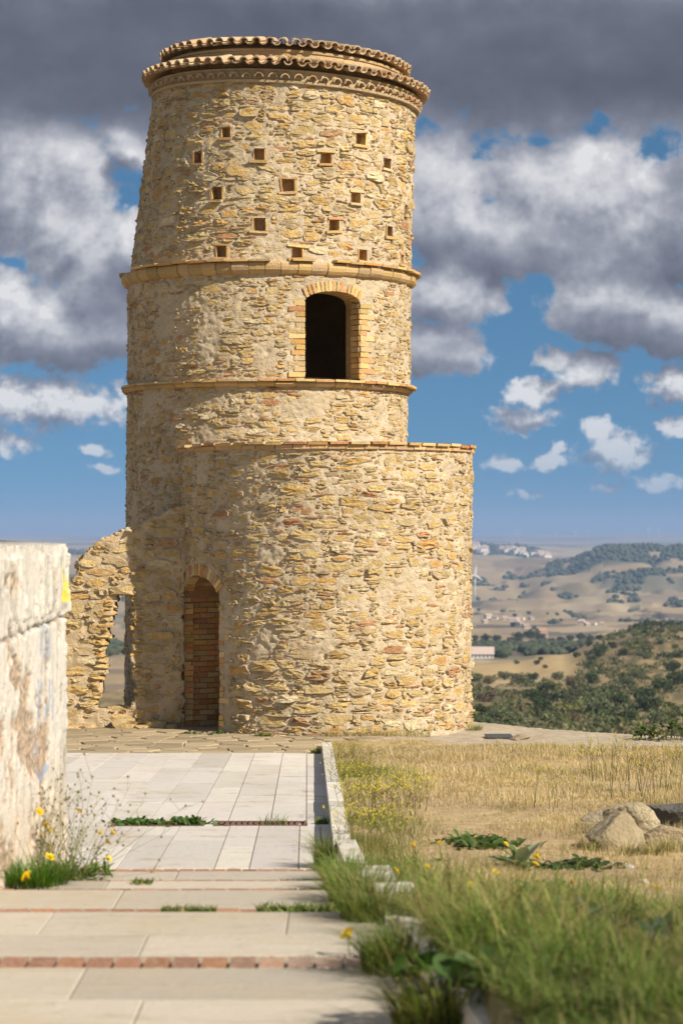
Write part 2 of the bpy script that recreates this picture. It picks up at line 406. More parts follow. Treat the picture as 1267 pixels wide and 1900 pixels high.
def hit(dr, px, py):
    """photo pixel -> (th, z) on a drum"""
    z = 3.0
    for _ in range(30):
        tx = (px - CXP) / FPX; c = np.array([float(dr.cx(z)), dr.cy]); r = float(dr.rad(z)); dv = np.array([tx, 1.0])
        A = dv @ dv; B = -2 * dv @ c; C = c @ c - r * r; disc = max(B * B - 4 * A * C, 0)
        d = (-B - math.sqrt(disc)) / (2 * A); p = dv * d - c
        th = math.atan2(p[0], -p[1]); zz = EYE + (HZ - py) / FPX * d - float(dr.tilt(z)) * r * math.sin(th); z = zz
    return th, z

rngT = np.random.default_rng(7)
tower = empty('stone_tower', (MAIN.cx(0.0).item(), YT, 0), 'tall round yellow stone tower with tiled crown, arched window and brick doorway', 'tower')
TO = np.array(tower.location)
STONE_TINTS = np.array([[.60, .41, .16], [.64, .475, .215], [.52, .40, .225], [.62, .375, .13], [.52, .31, .16], [.70, .585, .37], [.57, .425, .20]])
STONE_P = np.array([.27, .27, .12, .09, .015, .095, .14])

def pack(W, H, occ, res, classes, rng, gap=0.008):
    out = []; nv, nu = occ.shape
    for (w0, w1, h0, h1, tries) in classes:
        for _ in range(tries):
            w = rng.uniform(w0, w1); h = min(rng.uniform(h0, h1), w * .95)
            iw, ih = int((w + gap) / res), int((h + gap) / res)
            a = rng.integers(0, max(nu - iw, 1)); b = rng.integers(0, max(nv - ih, 1))
            if occ[b + ih // 2, a + iw // 2] or occ[b, a] or occ[b:b + ih, a:a + iw].any(): continue
            occ[b:b + ih, a:a + iw] = True
            out.append(((a + iw / 2) * res, (b + ih / 2) * res, w, h))
    return out

def stone_geo(rng, w, h, H, N=10):
    """broken rubble stone in wall coordinates (u, v, outward): flat worn face, ragged outline; last value is the rim weight"""
    ph = np.sort(np.arange(N) * 2 * math.pi / N + rng.uniform(-.24, .24, N)); p = rng.uniform(2.6, 9)
    r = (np.abs(np.cos(ph)) ** p + np.abs(np.sin(ph)) ** p) ** (-1 / p) * np.clip(1 + rng.normal(0, .15, N), .66, 1.2)
    ou, ov = np.cos(ph) * r * w / 2, np.sin(ph) * r * h / 2
    sk = rng.normal(0, .18); ou = ou + sk * ov
    a = rng.normal(0, .07); ou, ov = ou * math.cos(a) - ov * math.sin(a), ou * math.sin(a) + ov * math.cos(a)
    ta, tb = rng.normal(0, .7, 2)
    U, V, Z = [], [], []
    for s, hh in ((1.05, -0.02), (.93, H * .85), (.50, H)):
        ju = s * (1 + rng.normal(0, .05, N)); U.append(ou * ju); V.append(ov * ju)
        Z.append(np.full(N, hh) if hh < 0 else hh * (1 + rng.normal(0, .34, N)) + H * (ta * U[-1] / w + tb * V[-1] / h))
    U.append([0]); V.append([0]); Z.append([H * (1 + rng.normal(0, .3))])
    F = []
    for k in range(2):
        for i in range(N): F.append((k * N + i, k * N + (i + 1) % N, (k + 1) * N + (i + 1) % N, (k + 1) * N + i))
    F += [(2 * N + i, 2 * N + (i + 1) % N, 3 * N) for i in range(N)]
    return np.concatenate(U), np.concatenate(V), np.concatenate(Z), F
def rimmed(c, N):
    """tint of a stone with the rim weight in alpha"""
    return np.column_stack([np.tile(np.asarray(c, float), (3 * N + 1, 1)), np.concatenate([np.zeros(N), np.full(N, .45), np.ones(N + 1)])])

# openings, in wall coordinates
W_T0, W_T1 = hit(MAIN, 566, 620)[0], hit(MAIN, 668, 620)[0]
W_Z0 = 4.70; W_SPR = 5.743; W_TOP = 5.885
D_T0, D_T1 = R(-75.5), R(-45.0); D_Z1 = 2.03; D_SPR = 1.72
NICHES = [hit(MAIN, x, y) + (s,) for x, y, s in ((420, 246, 1), (669, 258, 1.1), (368, 292, 1), (481, 287, 1.1), (605, 293, 1.05), (718, 304, 1), (535, 344, 1.2), (403, 359, 1.15), (660, 367, 1.1), (752, 389, 1), (482, 417, 1.15), (620, 418, 1.05), (722, 430, 1.05), (411, 467, 1.1), (551, 469, 1.05), (673, 474, 1), (745, 481, .9))]
NW, NH = 0.135, 0.145
def arch_top(t, t0, t1, spring, crown):
    """height of a segmental arch over an opening"""
    half = (t1 - t0) / 2; s = np.clip((t - (t0 + t1) / 2) / half, -1, 1)
    return spring + (crown - spring) * np.sqrt(np.maximum(1 - s * s, 0)) ** .9

TH_A, TH_B = R(-112), R(112)
def drum_mesh(dr, z0, z1, dz, cut, seed):
    th = np.concatenate([np.linspace(TH_A, TH_B, 376), np.linspace(TH_B, 2 * math.pi + TH_A, 30)[1:-1]])
    z = np.linspace(z0, z1, int((z1 - z0) / dz) + 1)
    T, Z = np.meshgrid(th, z); U = T * 1.9
    P = on(dr, T, Z)
    x, y, zz = P[..., 0], P[..., 1], P[..., 2]
    h = 0.014 * fbm(x * 3.2, y * 3.2, zz * 3.2, seed, 3) + 0.018 * fbm(x * 11, y * 11, zz * 14, seed + 5, 3) + 0.013 * fbm(x * 30, y * 30, zz * 40, seed + 9, 2)
    crev = np.clip(vnoise(x * 14, y * 14, zz * 20, seed + 31) - .55, 0, 1); h = h - crev * 0.07
    P = on(dr, T, Z, h) - TO
    nz, nt = T.shape
    tc = np.concatenate([(th[1:] + th[:-1]) / 2, [(th[-1] + th[0] + 2 * math.pi) / 2]]); zc = (z[1:] + z[:-1]) / 2
    keep = ~cut(*np.meshgrid(tc, zc))
    idx = np.arange(nz * nt).reshape(nz, nt); nxt = np.roll(idx, -1, axis=1)
    F = np.stack([idx[:-1], nxt[:-1], nxt[1:], idx[1:]], -1)[keep]
    blot = fbm(x * .9, y * .9, zz * .9, seed + 77, 3)
    tint = np.stack([1 + .10 * blot, 1 + .09 * blot, 1 + .06 * blot], -1)
    grime = np.clip(1 - (Z - z0) / .5, 0, 1)[..., None] * .12
    tint = tint * (1 - grime * (.6 + .8 * vnoise(x * 4, y * 4, zz * 4, 3)[..., None]))
    return P.reshape(-1, 3), F, tint.reshape(-1, 3)

def cut_main(T, Z):
    k = (T > W_T0) & (T < W_T1) & (Z > W_Z0 - .02) & (Z < arch_top(T, W_T0, W_T1, W_SPR, W_TOP))
    for (t, z, s) in NICHES:
        rr = float(MAIN.rad(z)); k |= (np.abs(T - t) * rr < NW * s / 2 + .004) & (np.abs(Z - z) < NH * s / 2 + .004)
    return k
def cut_low(T, Z):
    return (T > D_T0) & (T < D_T1) & (Z < arch_top(T, D_T0, D_T1, D_SPR, D_Z1))
V, F, C = drum_mesh(MAIN, -0.1, 8.725, 0.0205, cut_main, 11)
obj('wall', V, F, M['mortar'], tower, True, C)
V, F, C = drum_mesh(LOW, -0.1, 3.735, 0.0205, cut_low, 41)
obj('lower_wall', V, F, M['mortar'], tower, True, C)

# rubble facing
def surface_stones(dr, z0, z1, forb, classes, seed, hk=1.0, thA=TH_A, thB=TH_B, Rref=1.9):
    rng = np.random.default_rng(seed); res = .01
    W, H = (thB - thA) * Rref, z1 - z0
    occ = np.zeros((int(H / res), int(W / res)), bool)
    vv, uu = np.mgrid[0:occ.shape[0], 0:occ.shape[1]] * res
    occ |= forb(uu / Rref + thA, vv + z0)
    res_l = []
    for (u, v, w, h) in pack(W, H, occ, res, classes, rng):
        th, z = u / Rref + thA, v + z0
        H_ = (.004 + .0225 * rng.random() ** 1.3) * hk * min(1.2, .6 + h * 4)
        if z < .9 and dr is LOW: H_ *= 1.5
        NS = 11 if w > .16 else 8; ku, kv, kh, F = stone_geo(rng, w, h, H_, NS)
        rr = float(dr.rad(z))
        P = on(dr, th + ku * (rr / Rref) / rr, z + kv, kh) - TO
        ti = rng.choice(len(STONE_TINTS), p=STONE_P); c = STONE_TINTS[ti] * rng.uniform(.84, 1.12)
        if w / h > 3.2 and rng.random() < .25: c = np.array([.52, .27, .13]) * rng.uniform(.85, 1.1)
        pc = on(dr, th, z); fac = max((np.array([0, 0, EYE]) - pc) @ (on(dr, th, z, 1) - pc) / np.linalg.norm(pc), 0)
        vis = w * h * fac
        if dr is MAIN and z < 3.7:
            q = pc[:2] - np.array([-0.205, 32.97])
            if np.hypot(*q) < 1.96: continue
            if th > R(-20): vis = 0
        if dr is LOW and th > R(-95) and np.hypot(*(pc[:2] - np.array([-1.067, YT]))) < 1.98: continue
        res_l.append((vis, P, F, rimmed(c, NS)))
    return res_l
BIG = [(.27, .40, .10, .15, 260), (.18, .30, .07, .12, 2600), (.14, .32, .022, .036, 5000), (.11, .20, .045, .085, 14000), (.07, .13, .032, .06, 26000), (.035, .07, .020, .036, 34000)]
MID = [(.24, .34, .09, .13, 200), (.15, .26, .06, .10, 2800), (.16, .32, .02, .034, 5000), (.10, .18, .04, .075, 14000), (.06, .12, .035, .065, 26000), (.035, .065, .022, .04, 30000)]
def blotch(T, Z, seed, lim):
    return vnoise(T * 5.2, Z * 2.6, 0.3, seed) > lim
def forb_low(T, Z):
    return ((T > D_T0 - .07) & (T < D_T1 + .075) & (Z < arch_top(T, D_T0 - .07, D_T1 + .07, D_SPR, D_Z1 + .17))) | blotch(T, Z, 3, .62)
def forb_main(T, Z):
    k = (T > W_T0 - .12) & (T < W_T1 + .12) & (Z > W_Z0 - .05) & (Z < W_SPR + .1)
    k |= (T > W_T0 - .10) & (T < W_T1 + .10) & (Z > W_SPR - .1) & (Z < arch_top(T, W_T0 - .1, W_T1 + .1, W_SPR, W_TOP + .17))
    for (t, z, s) in NICHES: k |= (np.abs(T - t) * 1.85 < NW * s / 2 + .05) & (np.abs(Z - z) < NH * s / 2 + .05)
    k |= (np.abs(Z - 4.64) < .07) | (np.abs(Z - 6.235) < .12)
    return k | (blotch(T, Z, 9, .45) & (Z < 6.15)) | blotch(T, Z, 12, .7)
allst = surface_stones(LOW, 0.0, 3.66, forb_low, BIG, 21) + surface_stones(MAIN, 0.0, 6.16, forb_main, MID, 22, .85) + surface_stones(MAIN, 6.31, 8.71, forb_main, BIG, 23, 1.05)
allst.sort(key=lambda s: -s[0])
for vis, P, F, c in allst[:300]:
    obj('stone', P, F, M['stone'], tower, False, c)
acc = Acc()
for vis, P, F, c in allst[300:]: acc.add(P, F, c)
tag(acc.obj('stone_facing', M['stone'], tower, False), kind='stuff')
print('stones', len(allst))

BRICK_TINTS = np.array([[.56, .36, .14], [.52, .29, .11], [.58, .42, .19], [.48, .22, .08], [.56, .40, .19]])
def brick_tint(rng, p=(.34, .2, .24, .08, .14)): return BRICK_TINTS[rng.choice(5, p=p)] * rng.uniform(.88, 1.1)
def wall_brick(dr, name, th, z, w, h, out, depth, rng, parent=tower, rot=0.0, tint=None, org=None):
    """a brick set in a drum: w along the wall, h up, front face `out` proud, `depth` long inward"""
    rr = float(dr.rad(z)); c = np.array([[a, b, d] for a in (-.5, .5) for b in (-.5, .5) for d in (0, 1)], float)
    u = c[:, 0] * w + rng.uniform(-.003, .003, 8); v = c[:, 1] * h + rng.uniform(-.003, .003, 8); hh = out - c[:, 2] * depth + rng.uniform(-.003, .003, 8)
    u, v = u * math.cos(rot) - v * math.sin(rot), u * math.sin(rot) + v * math.cos(rot)
    r0 = on(dr, th, z); tng = np.array([math.cos(th), math.sin(th), 0]); nrm = np.array([math.sin(th), -math.cos(th), 0])
    P = r0 + u[:, None] * tng + v[:, None] * np.array([0, 0, 1]) + hh[:, None] * nrm - (TO if org is None else org)
    F = [(0, 1, 3, 2), (4, 6, 7, 5), (0, 4, 5, 1), (2, 3, 7, 6), (0, 2, 6, 4), (1, 5, 7, 3)]
    F = [f[::-1] for f in F]
    return obj(name, P, F, M['brick'], parent, False, brick_tint(rng) if tint is None else tint)

# arched window: jamb bricks, voussoirs, plastered reveal, dark room behind
win = link(bpy.data.objects.new('window', None), tower)
rb = np.random.default_rng(5); rW = float(MAIN.rad(5.2)); ncr = 14; hc = (W_SPR - W_Z0) / ncr
for i in range(ncr):
    z = W_Z0 + (i + .5) * hc
    for sd, tedge in ((-1, W_T0), (1, W_T1)):
        w = (.13 if (i + (sd > 0)) % 2 else .20) + rb.uniform(-.02, .035)
        if rb.random() < .18: w += .07
        wall_brick(MAIN, 'brick', tedge + sd * (w / 2) / rW, z, w, hc - .011, rb.uniform(.004, .016), .20, rb, win)
nv = 15; mid = (W_T0 + W_T1) / 2
for i in range(nv):
    s = (i + .5) / nv * 2 - 1; t = mid + s * (W_T1 - W_T0) / 2 * 1.04
    zz = float(arch_top(t, W_T0 - .01, W_T1 + .01, W_SPR - .01, W_TOP)); 
    sl = -s * .42
    wall_brick(MAIN, 'voussoir', t, zz + .066 - .01 * abs(s), .046, .135, rb.uniform(.006, .018), .20, rb, win, rot=sl)
# reveal
npt = 18; ts = np.concatenate([[W_T0] * 6, np.linspace(W_T0, W_T1, npt), [W_T1] * 6]); zs = np.concatenate([np.linspace(W_Z0, W_SPR, 7)[:-1], arch_top(np.linspace(W_T0, W_T1, npt), W_T0, W_T1, W_SPR, W_TOP), np.linspace(W_SPR, W_Z0, 7)[1:]])
nrm = np.array([math.sin(mid), -math.cos(mid), 0])
def along(th, z, dep):   # straight inward extrusion keeping the opening's width
    return on(MAIN, th, z) - nrm * dep
rows = [np.array([along(a, b, d) for a, b in zip(ts, zs)]) for d in (0.0, .17, .172, .42)]
rows[2] = rows[2]; V = np.vstack(rows) - TO; k = len(ts)
F = [(r * k + i, r * k + i + 1, (r + 1) * k + i + 1, (r + 1) * k + i) for r in range(3) for i in range(k - 1)]
F += [(r * k, (r + 1) * k, (r + 1) * k + k - 1, r * k + k - 1) for r in range(3)]
obj('reveal', V, F, M['mortar'], win, False, np.array([.92, .80, .62]))
for i in range(ncr):   # bricks showing on the right-hand reveal
    z = W_Z0 + (i + .5) * hc; P = on(MAIN, W_T1, z) - nrm * (.075 + rb.uniform(-.012, .03)); tg = np.array([math.cos(mid), math.sin(mid), 0])
    c, Fb = box(0, 0, 0, .03, .15 + rb.uniform(-.02, .05), hc - .012, rb, .003)
    Pw = P - TO + c[:, :1] * tg + c[:, 1:2] * nrm + c[:, 2:] * np.array([0, 0, 1]) - tg * .005
    obj('brick', Pw, Fb, M['brick'], win, False, brick_tint(rb) * .9)
# room behind: inner face of the wall all round
ni = 48; thi = np.linspace(mid + .30, mid + 2 * math.pi - .30, ni); zi = np.linspace(.2, 8.5, 60)
T, Z = np.meshgrid(thi, zi); Pi = on(MAIN, T, Z, -.44 + .03 * fbm(T * 9, Z * 8, 0, 4, 2)) - TO
idx = np.arange(T.size).reshape(T.shape); F = np.stack([idx[:-1, :-1], idx[1:, :-1], idx[1:, 1:], idx[:-1, 1:]], -1).reshape(-1, 4)
obj('inner_wall', Pi.reshape(-1, 3), F, M['mortar'], tower, True, np.array([.75, .68, .58]))
# front part of the inner wall, left and right, above and below the opening
for (za, zb) in ((.2, W_Z0), (W_TOP + .01, 8.5)):
    tt = np.linspace(mid - .32, mid + .32, 9); Pq = np.vstack([on(MAIN, tt, za, -.44), on(MAIN, tt, zb, -.44)]) - TO
    obj('inner_wall', Pq, [(i, i + 1, 10 + i, 9 + i) for i in range(8)], M['mortar'], tower, True, np.array([.75, .68, .58]))
ring = on(MAIN, np.linspace(0, 2 * math.pi, 40, endpoint=False), 8.5, -.40) - TO
obj('ceiling', ring, [tuple(range(40))], M['mortar'], tower, False, np.array([.75, .68, .58]))

# dovecote niches
for (t, z, s) in NICHES:
    w, h, dep = NW * s, NH * s, .13; base = on(MAIN, t, z)
    ni_o = link(bpy.data.objects.new('nesting_niche', None), tower); ni_o.location = Vector(base - TO)
    tg = np.array([math.cos(t), math.sin(t), 0]); nr = np.array([math.sin(t), -math.cos(t), 0])
    c = np.array([[a, b, d] for d in (0.012, -dep) for (a, b) in ((-w / 2, -h / 2), (w / 2, -h / 2), (w / 2, h / 2), (-w / 2, h / 2))])
    P = c[:, :1] * tg + c[:, 2:] * nr + c[:, 1:2] * np.array([0, 0, 1])
    obj('recess', P, [(0, 1, 5, 4), (1, 2, 6, 5), (2, 3, 7, 6), (3, 0, 4, 7), (4, 5, 6, 7)], M['brick'], ni_o, False, np.array([.52, .33, .16]))
    rr = float(MAIN.rad(z))
    for (du, dv, bw, bh, out) in ((0, -h / 2 - .016, w + .06 + rb.uniform(0, .05), .032, .035), (rb.uniform(-.02, .02), h / 2 + .014, w + .05 + rb.uniform(0, .09), .028, .018), (-w / 2 - .014, 0, .028, h, .012), (w / 2 + .014, 0, .028, h, .012)):
        if bh != .032 and rb.random() < .3: continue
        wall_brick(MAIN, 'brick', t + du / rr, z + dv + rb.uniform(-.006, .006), bw * rb.uniform(.8, 1.1), bh * rb.uniform(.85, 1.25), out + rb.uniform(-.012, .012), .12, rb, ni_o, rot=rb.normal(0, .05), org=base)

# brick doorway
door = link(bpy.data.objects.new('doorway', None), tower)
rd = np.random.default_rng(15); rL = 1.95; midd = (D_T0 + D_T1) / 2
nD = np.array([math.sin(midd), -math.cos(midd), 0]); tD = np.array([math.cos(midd), math.sin(midd), 0])
def dpt(th, z, dep): return on(LOW, th, z) - nD * dep
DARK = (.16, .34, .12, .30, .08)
ncd = 27; hd = D_SPR / (ncd - 3.2)
pl, pr = on(LOW, D_T0, 0), on(LOW, D_T1, 0)
half = np.linalg.norm(pr - pl) / 2; DEP = .66
for i in range(ncd):      # left reveal, in stretchers along its depth; it is the face one looks at
    z = (i + .5) * hd
    if z + hd / 2 > D_Z1: break
    inset = 0.0 if z < D_SPR else (1 - math.sqrt(max(1 - ((z - D_SPR) / (D_Z1 - D_SPR)) ** 2, 0))) * half
    a = -.005; first = .12 if i % 2 else .24
    while a < DEP:
        b = min(a + first, DEP); first = .24
        c, Fb = box(0, 0, 0, .06, b - a - .011, hd - .011, rd, .0035)
        ctr = pl + tD * (inset - .03 + rd.uniform(-.004, .006)) - nD * ((a + b) / 2) + np.array([0, 0, z])
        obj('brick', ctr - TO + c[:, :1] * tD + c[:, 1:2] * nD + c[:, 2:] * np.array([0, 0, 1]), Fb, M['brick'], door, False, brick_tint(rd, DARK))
        a = b
bk = Acc()                # bricked-up back of the doorway
for i in range(ncd):
    z = (i + .5) * hd; a = -half - .02 - (0 if i % 2 else .12)
    while a < half:
        b = a + .25; c, Fb = box(0, 0, 0, b - a - .012, .05, hd - .012, rd, .003)
        ctr = (pl + pr) / 2 + tD * ((a + b) / 2) - nD * (DEP + .01 + rd.uniform(0, .008)) + np.array([0, 0, z])
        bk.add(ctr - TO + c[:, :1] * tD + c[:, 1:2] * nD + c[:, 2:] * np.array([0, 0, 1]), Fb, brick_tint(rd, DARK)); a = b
tag(bk.obj('back_brickwork', M['brick'], door, False), kind='stuff')
# mortar bed behind the bricks, right reveal and vault
tt = np.linspace(D_T0, D_T1, 16); outl = [(D_T0, z) for z in np.linspace(0, D_SPR, 8)] + [(t, float(arch_top(t, D_T0, D_T1, D_SPR, D_Z1))) for t in tt] + [(D_T1, z) for z in np.linspace(D_SPR, 0, 8)]
rows = []
for dep in (-.004, DEP + .05):
    rows.append(np.array([dpt(t, z, dep + .0) + (tD * -.02 if i < 8 else 0) for i, (t, z) in enumerate(outl)]))
# keep the far end of the passage as wide as its mouth
ch = np.array([0.0, 0, 0]); V = np.vstack(rows) - TO; k = len(outl)
F = [(i, i + 1, k + i + 1, k + i) for i in range(k - 1)] + [tuple(range(k, 2 * k)), (0, k, 2 * k - 1, k - 1)]
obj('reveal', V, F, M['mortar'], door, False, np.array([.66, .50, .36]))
nvd = 17
for i in range(nvd):
    s = (i + .5) / nvd * 2 - 1; t = midd + s * (D_T1 - D_T0) / 2 * 1.05
    an = s * 1.25; zc = D_SPR - .02 + (D_Z1 - D_SPR + .08) * math.cos(an * .97)
    tc = midd + math.sin(an) / math.sin(1.25) * (D_T1 - D_T0) / 2 * 1.04
    wall_brick(LOW, 'voussoir', tc, zc + .02, .052, .15, rd.uniform(.004, .014), .14, rd, door, rot=-an * .8, tint=brick_tint(rd, (.2, .3, .15, .2, .15)))
for sd, te in ((-1, D_T0), (1, D_T1)):
    for i in range(int(D_SPR / .075)):
        z = (i + .5) * .075; w = .075 + (.09 if rd.random() < .2 else 0) + rd.uniform(-.01, .02)
        if rd.random() < .12: continue
        wall_brick(LOW, 'brick', te + sd * (w / 2) / rL, z, w, .064, rd.uniform(.002, .012), .12, rd, door, tint=brick_tint(rd, (.25, .25, .2, .15, .15)))

# string courses of brick and tile
def ring_seg(dr, th0, th1, z, prof, rng, jit=.004, n=3):
    """curved brick: prof is a closed outline of (outward, up) points"""
    P = []; k = len(prof); jz = rng.uniform(-jit, jit); jr = rng.uniform(-jit, jit) * 1.6
    for a in np.linspace(th0, th1, n):
        P.append(on(dr, np.full(k, a), np.full(k, z), np.array([p[0] for p in prof]) + jr + rng.uniform(-.002, .002, k)) + np.array([[0, 0, p[1] + jz] for p in prof]))
    V = np.vstack(P) - TO; F = []
    for s in range(n - 1):
        for i in range(k):
            j = (i + 1) % k; F.append((s * k + i, s * k + j, (s + 1) * k + j, (s + 1) * k + i))
    F += [tuple(range(k))[::-1], tuple((n - 1) * k + i for i in range(k))]
    return V, F
def course(name, dr, z, prof, length, seed, gapw=.012, jit=.004, skip=0.0, tint=None, a0=TH_A, a1=TH_B, part=None):
    rng = np.random.default_rng(seed); r = float(dr.rad(z)) + max(p[0] for p in prof); a = a0
    grp = link(bpy.data.objects.new(part, None), tower) if part else tower
    while a < a1:
        L = length * rng.uniform(.8, 1.2) / r
        if rng.random() >= skip:
            V, F = ring_seg(dr, a, a + L - gapw / r, z, prof, rng, jit)
            c = brick_tint(rng) if tint is None else np.array(tint) * rng.uniform(.88, 1.12)
            obj(name, V, F, M['brick'], grp, False, c)
        a += L
    return grp
roll = [(-.06, -.135), (.010, -.135), (.050, -.115), (.080, -.08), (.092, -.035), (.088, .005), (.07, .03), (-.06, .03)]
course('cornice_brick', MAIN, 6.225, roll, .22, 31, .008, .007, tint=(.48, .325, .15), part='upper_cornice')
course('cornice_tile', MAIN, 6.283, [(-.05, -.024), (.155, -.024), (.158, .006), (-.05, .018)], .28, 32, .014, .006, .05, part='upper_cornice_top')
course('cornice_brick', MAIN, 4.622, [(-.05, -.05), (.035, -.05), (.075, -.015), (.07, .012), (-.05, .012)], .30, 33, .008, .006, tint=(.48, .32, .145), part='sill_cornice')
course('cornice_tile', MAIN, 4.664, [(-.05, -.026), (.098, -.026), (.10, .004), (-.05, .012)], .26, 34, .016, .007, .06, part='sill_cornice_top')
course('cornice_brick', LOW, 3.70, [(-.06, -.03), (.035, -.03), (.035, .022), (-.06, .022)], .24, 35, .012, .004, .04, tint=(.54, .33, .15), part='lower_cornice')
course('cornice_tile', LOW, 3.748, [(-.06, -.022), (.066, -.022), (.070, .012), (-.06, .016)], .27, 36, .03, .007, .08, part='lower_cornice_top')
tt = np.linspace(0, 2 * math.pi, 64, endpoint=False)
obj('ledge', on(LOW, tt, 3.765, -.05 + .01 * np.sin(tt * 9)) - TO, [tuple(range(64))], M['mortar'], tower, False, np.array([.8, .78, .72]))

# crown: two rings of curved tiles with a dentil row of tile ends beneath
def halfpipe(r0, r1, L, arc, th, up, n=9):
    V = []
    for y, r in ((0, r0), (L, r1)):
        for rr in (r, r - th):
            for a in np.linspace(-arc, arc, n):
                V.append((math.sin(a) * rr, y, (math.cos(a) * rr) * (1 if up else -1)))
    F = []
    for i in range(n - 1):
        F += [(i, i + 1, 2 * n + i + 1, 2 * n + i), (n + i + 1, n + i, 3 * n + i, 3 * n + i + 1), (i + 1, i, n + i, n + i + 1), (2 * n + i, 2 * n + i + 1, 3 * n + i + 1, 3 * n + i)]
    F += [(0, 2 * n, 3 * n, n), (n - 1, 2 * n - 1, 4 * n - 1, 3 * n - 1)]
    return np.array(V), F
me_cover = mesh('cover_tile', *halfpipe(.066, .058, .40, R(82), .017, True), M['tile']); me_pan = mesh('pan_tile', *halfpipe(.062, .055, .40, R(80), .016, False), M['tile']); me_dent = mesh('dentil_tile', *halfpipe(.062, .058, .30, R(88), .014, True), M['tile'])
for me in (me_cover, me_pan, me_dent): me.polygons.foreach_set('use_smooth', np.zeros(len(me.polygons), bool))
rt = np.random.default_rng(77)
def tile_ring(part, rad_out, z, pitch, slope, what, zc):
    grp = link(bpy.data.objects.new(part, None), tower)
    nn = int(round(2 * math.pi * rad_out / pitch)); da = 2 * math.pi / nn
    for i in range(nn):
        a = (i - nn / 2) * da
        for nm, me, off, dz in what:
            t = a + off * da + rt.normal(0, .004)
            if not (R(-118) < t < R(118)): continue
            o = link(bpy.data.objects.new(nm, me), grp); h = rad_out - float(MAIN.rad(zc)) + rt.uniform(-.014, .014)
            o.location = Vector(on(MAIN, t, zc, h) + np.array([0, 0, z - zc + dz + rt.uniform(-.006, .006)]) - TO)
            o.rotation_euler = Euler((slope + rt.normal(0, .02), rt.normal(0, .03) - float(MAIN.tilt(zc)) * math.cos(t), t + rt.normal(0, .02)), 'XYZ')
    return grp
tile_ring('eaves', 2.05, 8.945, .18, R(14), (('cover_tile', me_cover, 0, .012), ('pan_tile', me_pan, .5, .030)), 8.908)
tile_ring('crown_eaves', 1.785, 9.262, .18, R(12), (('cover_tile', me_cover, 0, .012), ('pan_tile', me_pan, .5, .030)), 8.908)
tile_ring('dentil_row', 1.955, 8.757, .18, R(2), (('dentil_tile', me_dent, .25, 0),), 8.908)
def ring_band(name, zc, prof, tint, mat='mortar', seed=1):
    tt = np.linspace(0, 2 * math.pi, 160, endpoint=False); k = len(prof); P = []
    for (h, dz) in prof:
        hh = h - float(MAIN.rad(zc)); w = .012 * fbm(np.cos(tt) * 8, np.sin(tt) * 8, dz * 5, seed, 3)
        P.append(on(MAIN, tt, zc, hh + w) + np.array([0, 0, dz - zc]))
    V = np.vstack(P) - TO; F = [(r * 160 + i, r * 160 + (i + 1) % 160, (r + 1) * 160 + (i + 1) % 160, (r + 1) * 160 + i) for r in range(k - 1) for i in range(160)]
    F.append(tuple((k - 1) * 160 + i for i in range(160)))
    return obj(name, V, F, M[mat], tower, False, np.array(tint))
ring_band('eaves_bed', 8.908, [(1.80, 8.68), (1.915, 8.70), (1.92, 8.73), (1.885, 8.735), (1.885, 8.85), (1.90, 8.86), (1.905, 8.88), (1.68, 8.95)], (.86, .80, .70))
ring_band('crown_wall', 8.908, [(1.685, 8.90), (1.675, 9.16), (1.695, 9.165), (1.70, 9.195), (1.645, 9.20), (1.45, 9.32), (.95, 9.37)], (.95, .85, .68), seed=5)
rng_c = np.random.default_rng(60)
for i in range(64):
    t = R(-112) + i * R(3.5) + rng_c.uniform(-.01, .01); w = rng_c.uniform(.07, .13); h = rng_c.uniform(.07, .14)
    ku, kv, kh, F = stone_geo(rng_c, w, h, .02)
    P = on(MAIN, t + ku / 1.72, 8.908, 1.685 - float(MAIN.rad(8.908)) + kh) + np.column_stack([0 * kv, 0 * kv, kv + .13 + rng_c.uniform(-.03, .03)]) - TO
    obj('crown_stone', P, F, M['stone'], tower, True, rimmed(STONE_TINTS[rng_c.choice(7, p=STONE_P)], 10))

# ------------------------------------------------------------------ ruined wall beside the tower
def inside(poly, x, y):
    P = np.asarray(poly, float); k = np.zeros(np.shape(x), bool); j = len(P) - 1
    for i in range(len(P)):
        xi, yi, xj, yj = *P[i], *P[j]
        k ^= ((yi > y) != (yj > y)) & (x < (xj - xi) * (y - yi) / (yj - yi + 1e-12) + xi); j = i
    return k
DR = 32.4
def wx(px): return (px - CXP) / FPX * DR
def wz(py): return EYE + (HZ - py) / FPX * DR
RUIN = [(wx(a), wz(b)) for a, b in ((40, 1375), (40, 1190), (90, 1165), (112, 1128), (124, 1090), (146, 1064), (152, 1036), (174, 1012), (200, 994), (235, 981), (262, 972), (285, 961), (318, 946), (362, 932), (362, 1040), (341, 1066), (341, 1375))]
HOLE = [(wx(a), wz(b)) for a, b in ((213, 1107), (247, 1106), (249, 1180), (247, 1240), (252, 1302), (236, 1316), (205, 1318), (176, 1309), (184, 1285), (186, 1262), (194, 1240), (192, 1212), (197, 1180), (206, 1150))]
ruin = empty('ruined_wall', (wx(180), DR, 0), 'broken rubble wall with jagged opening standing against the left of the tower', 'wall')
RO = np.array(ruin.location)
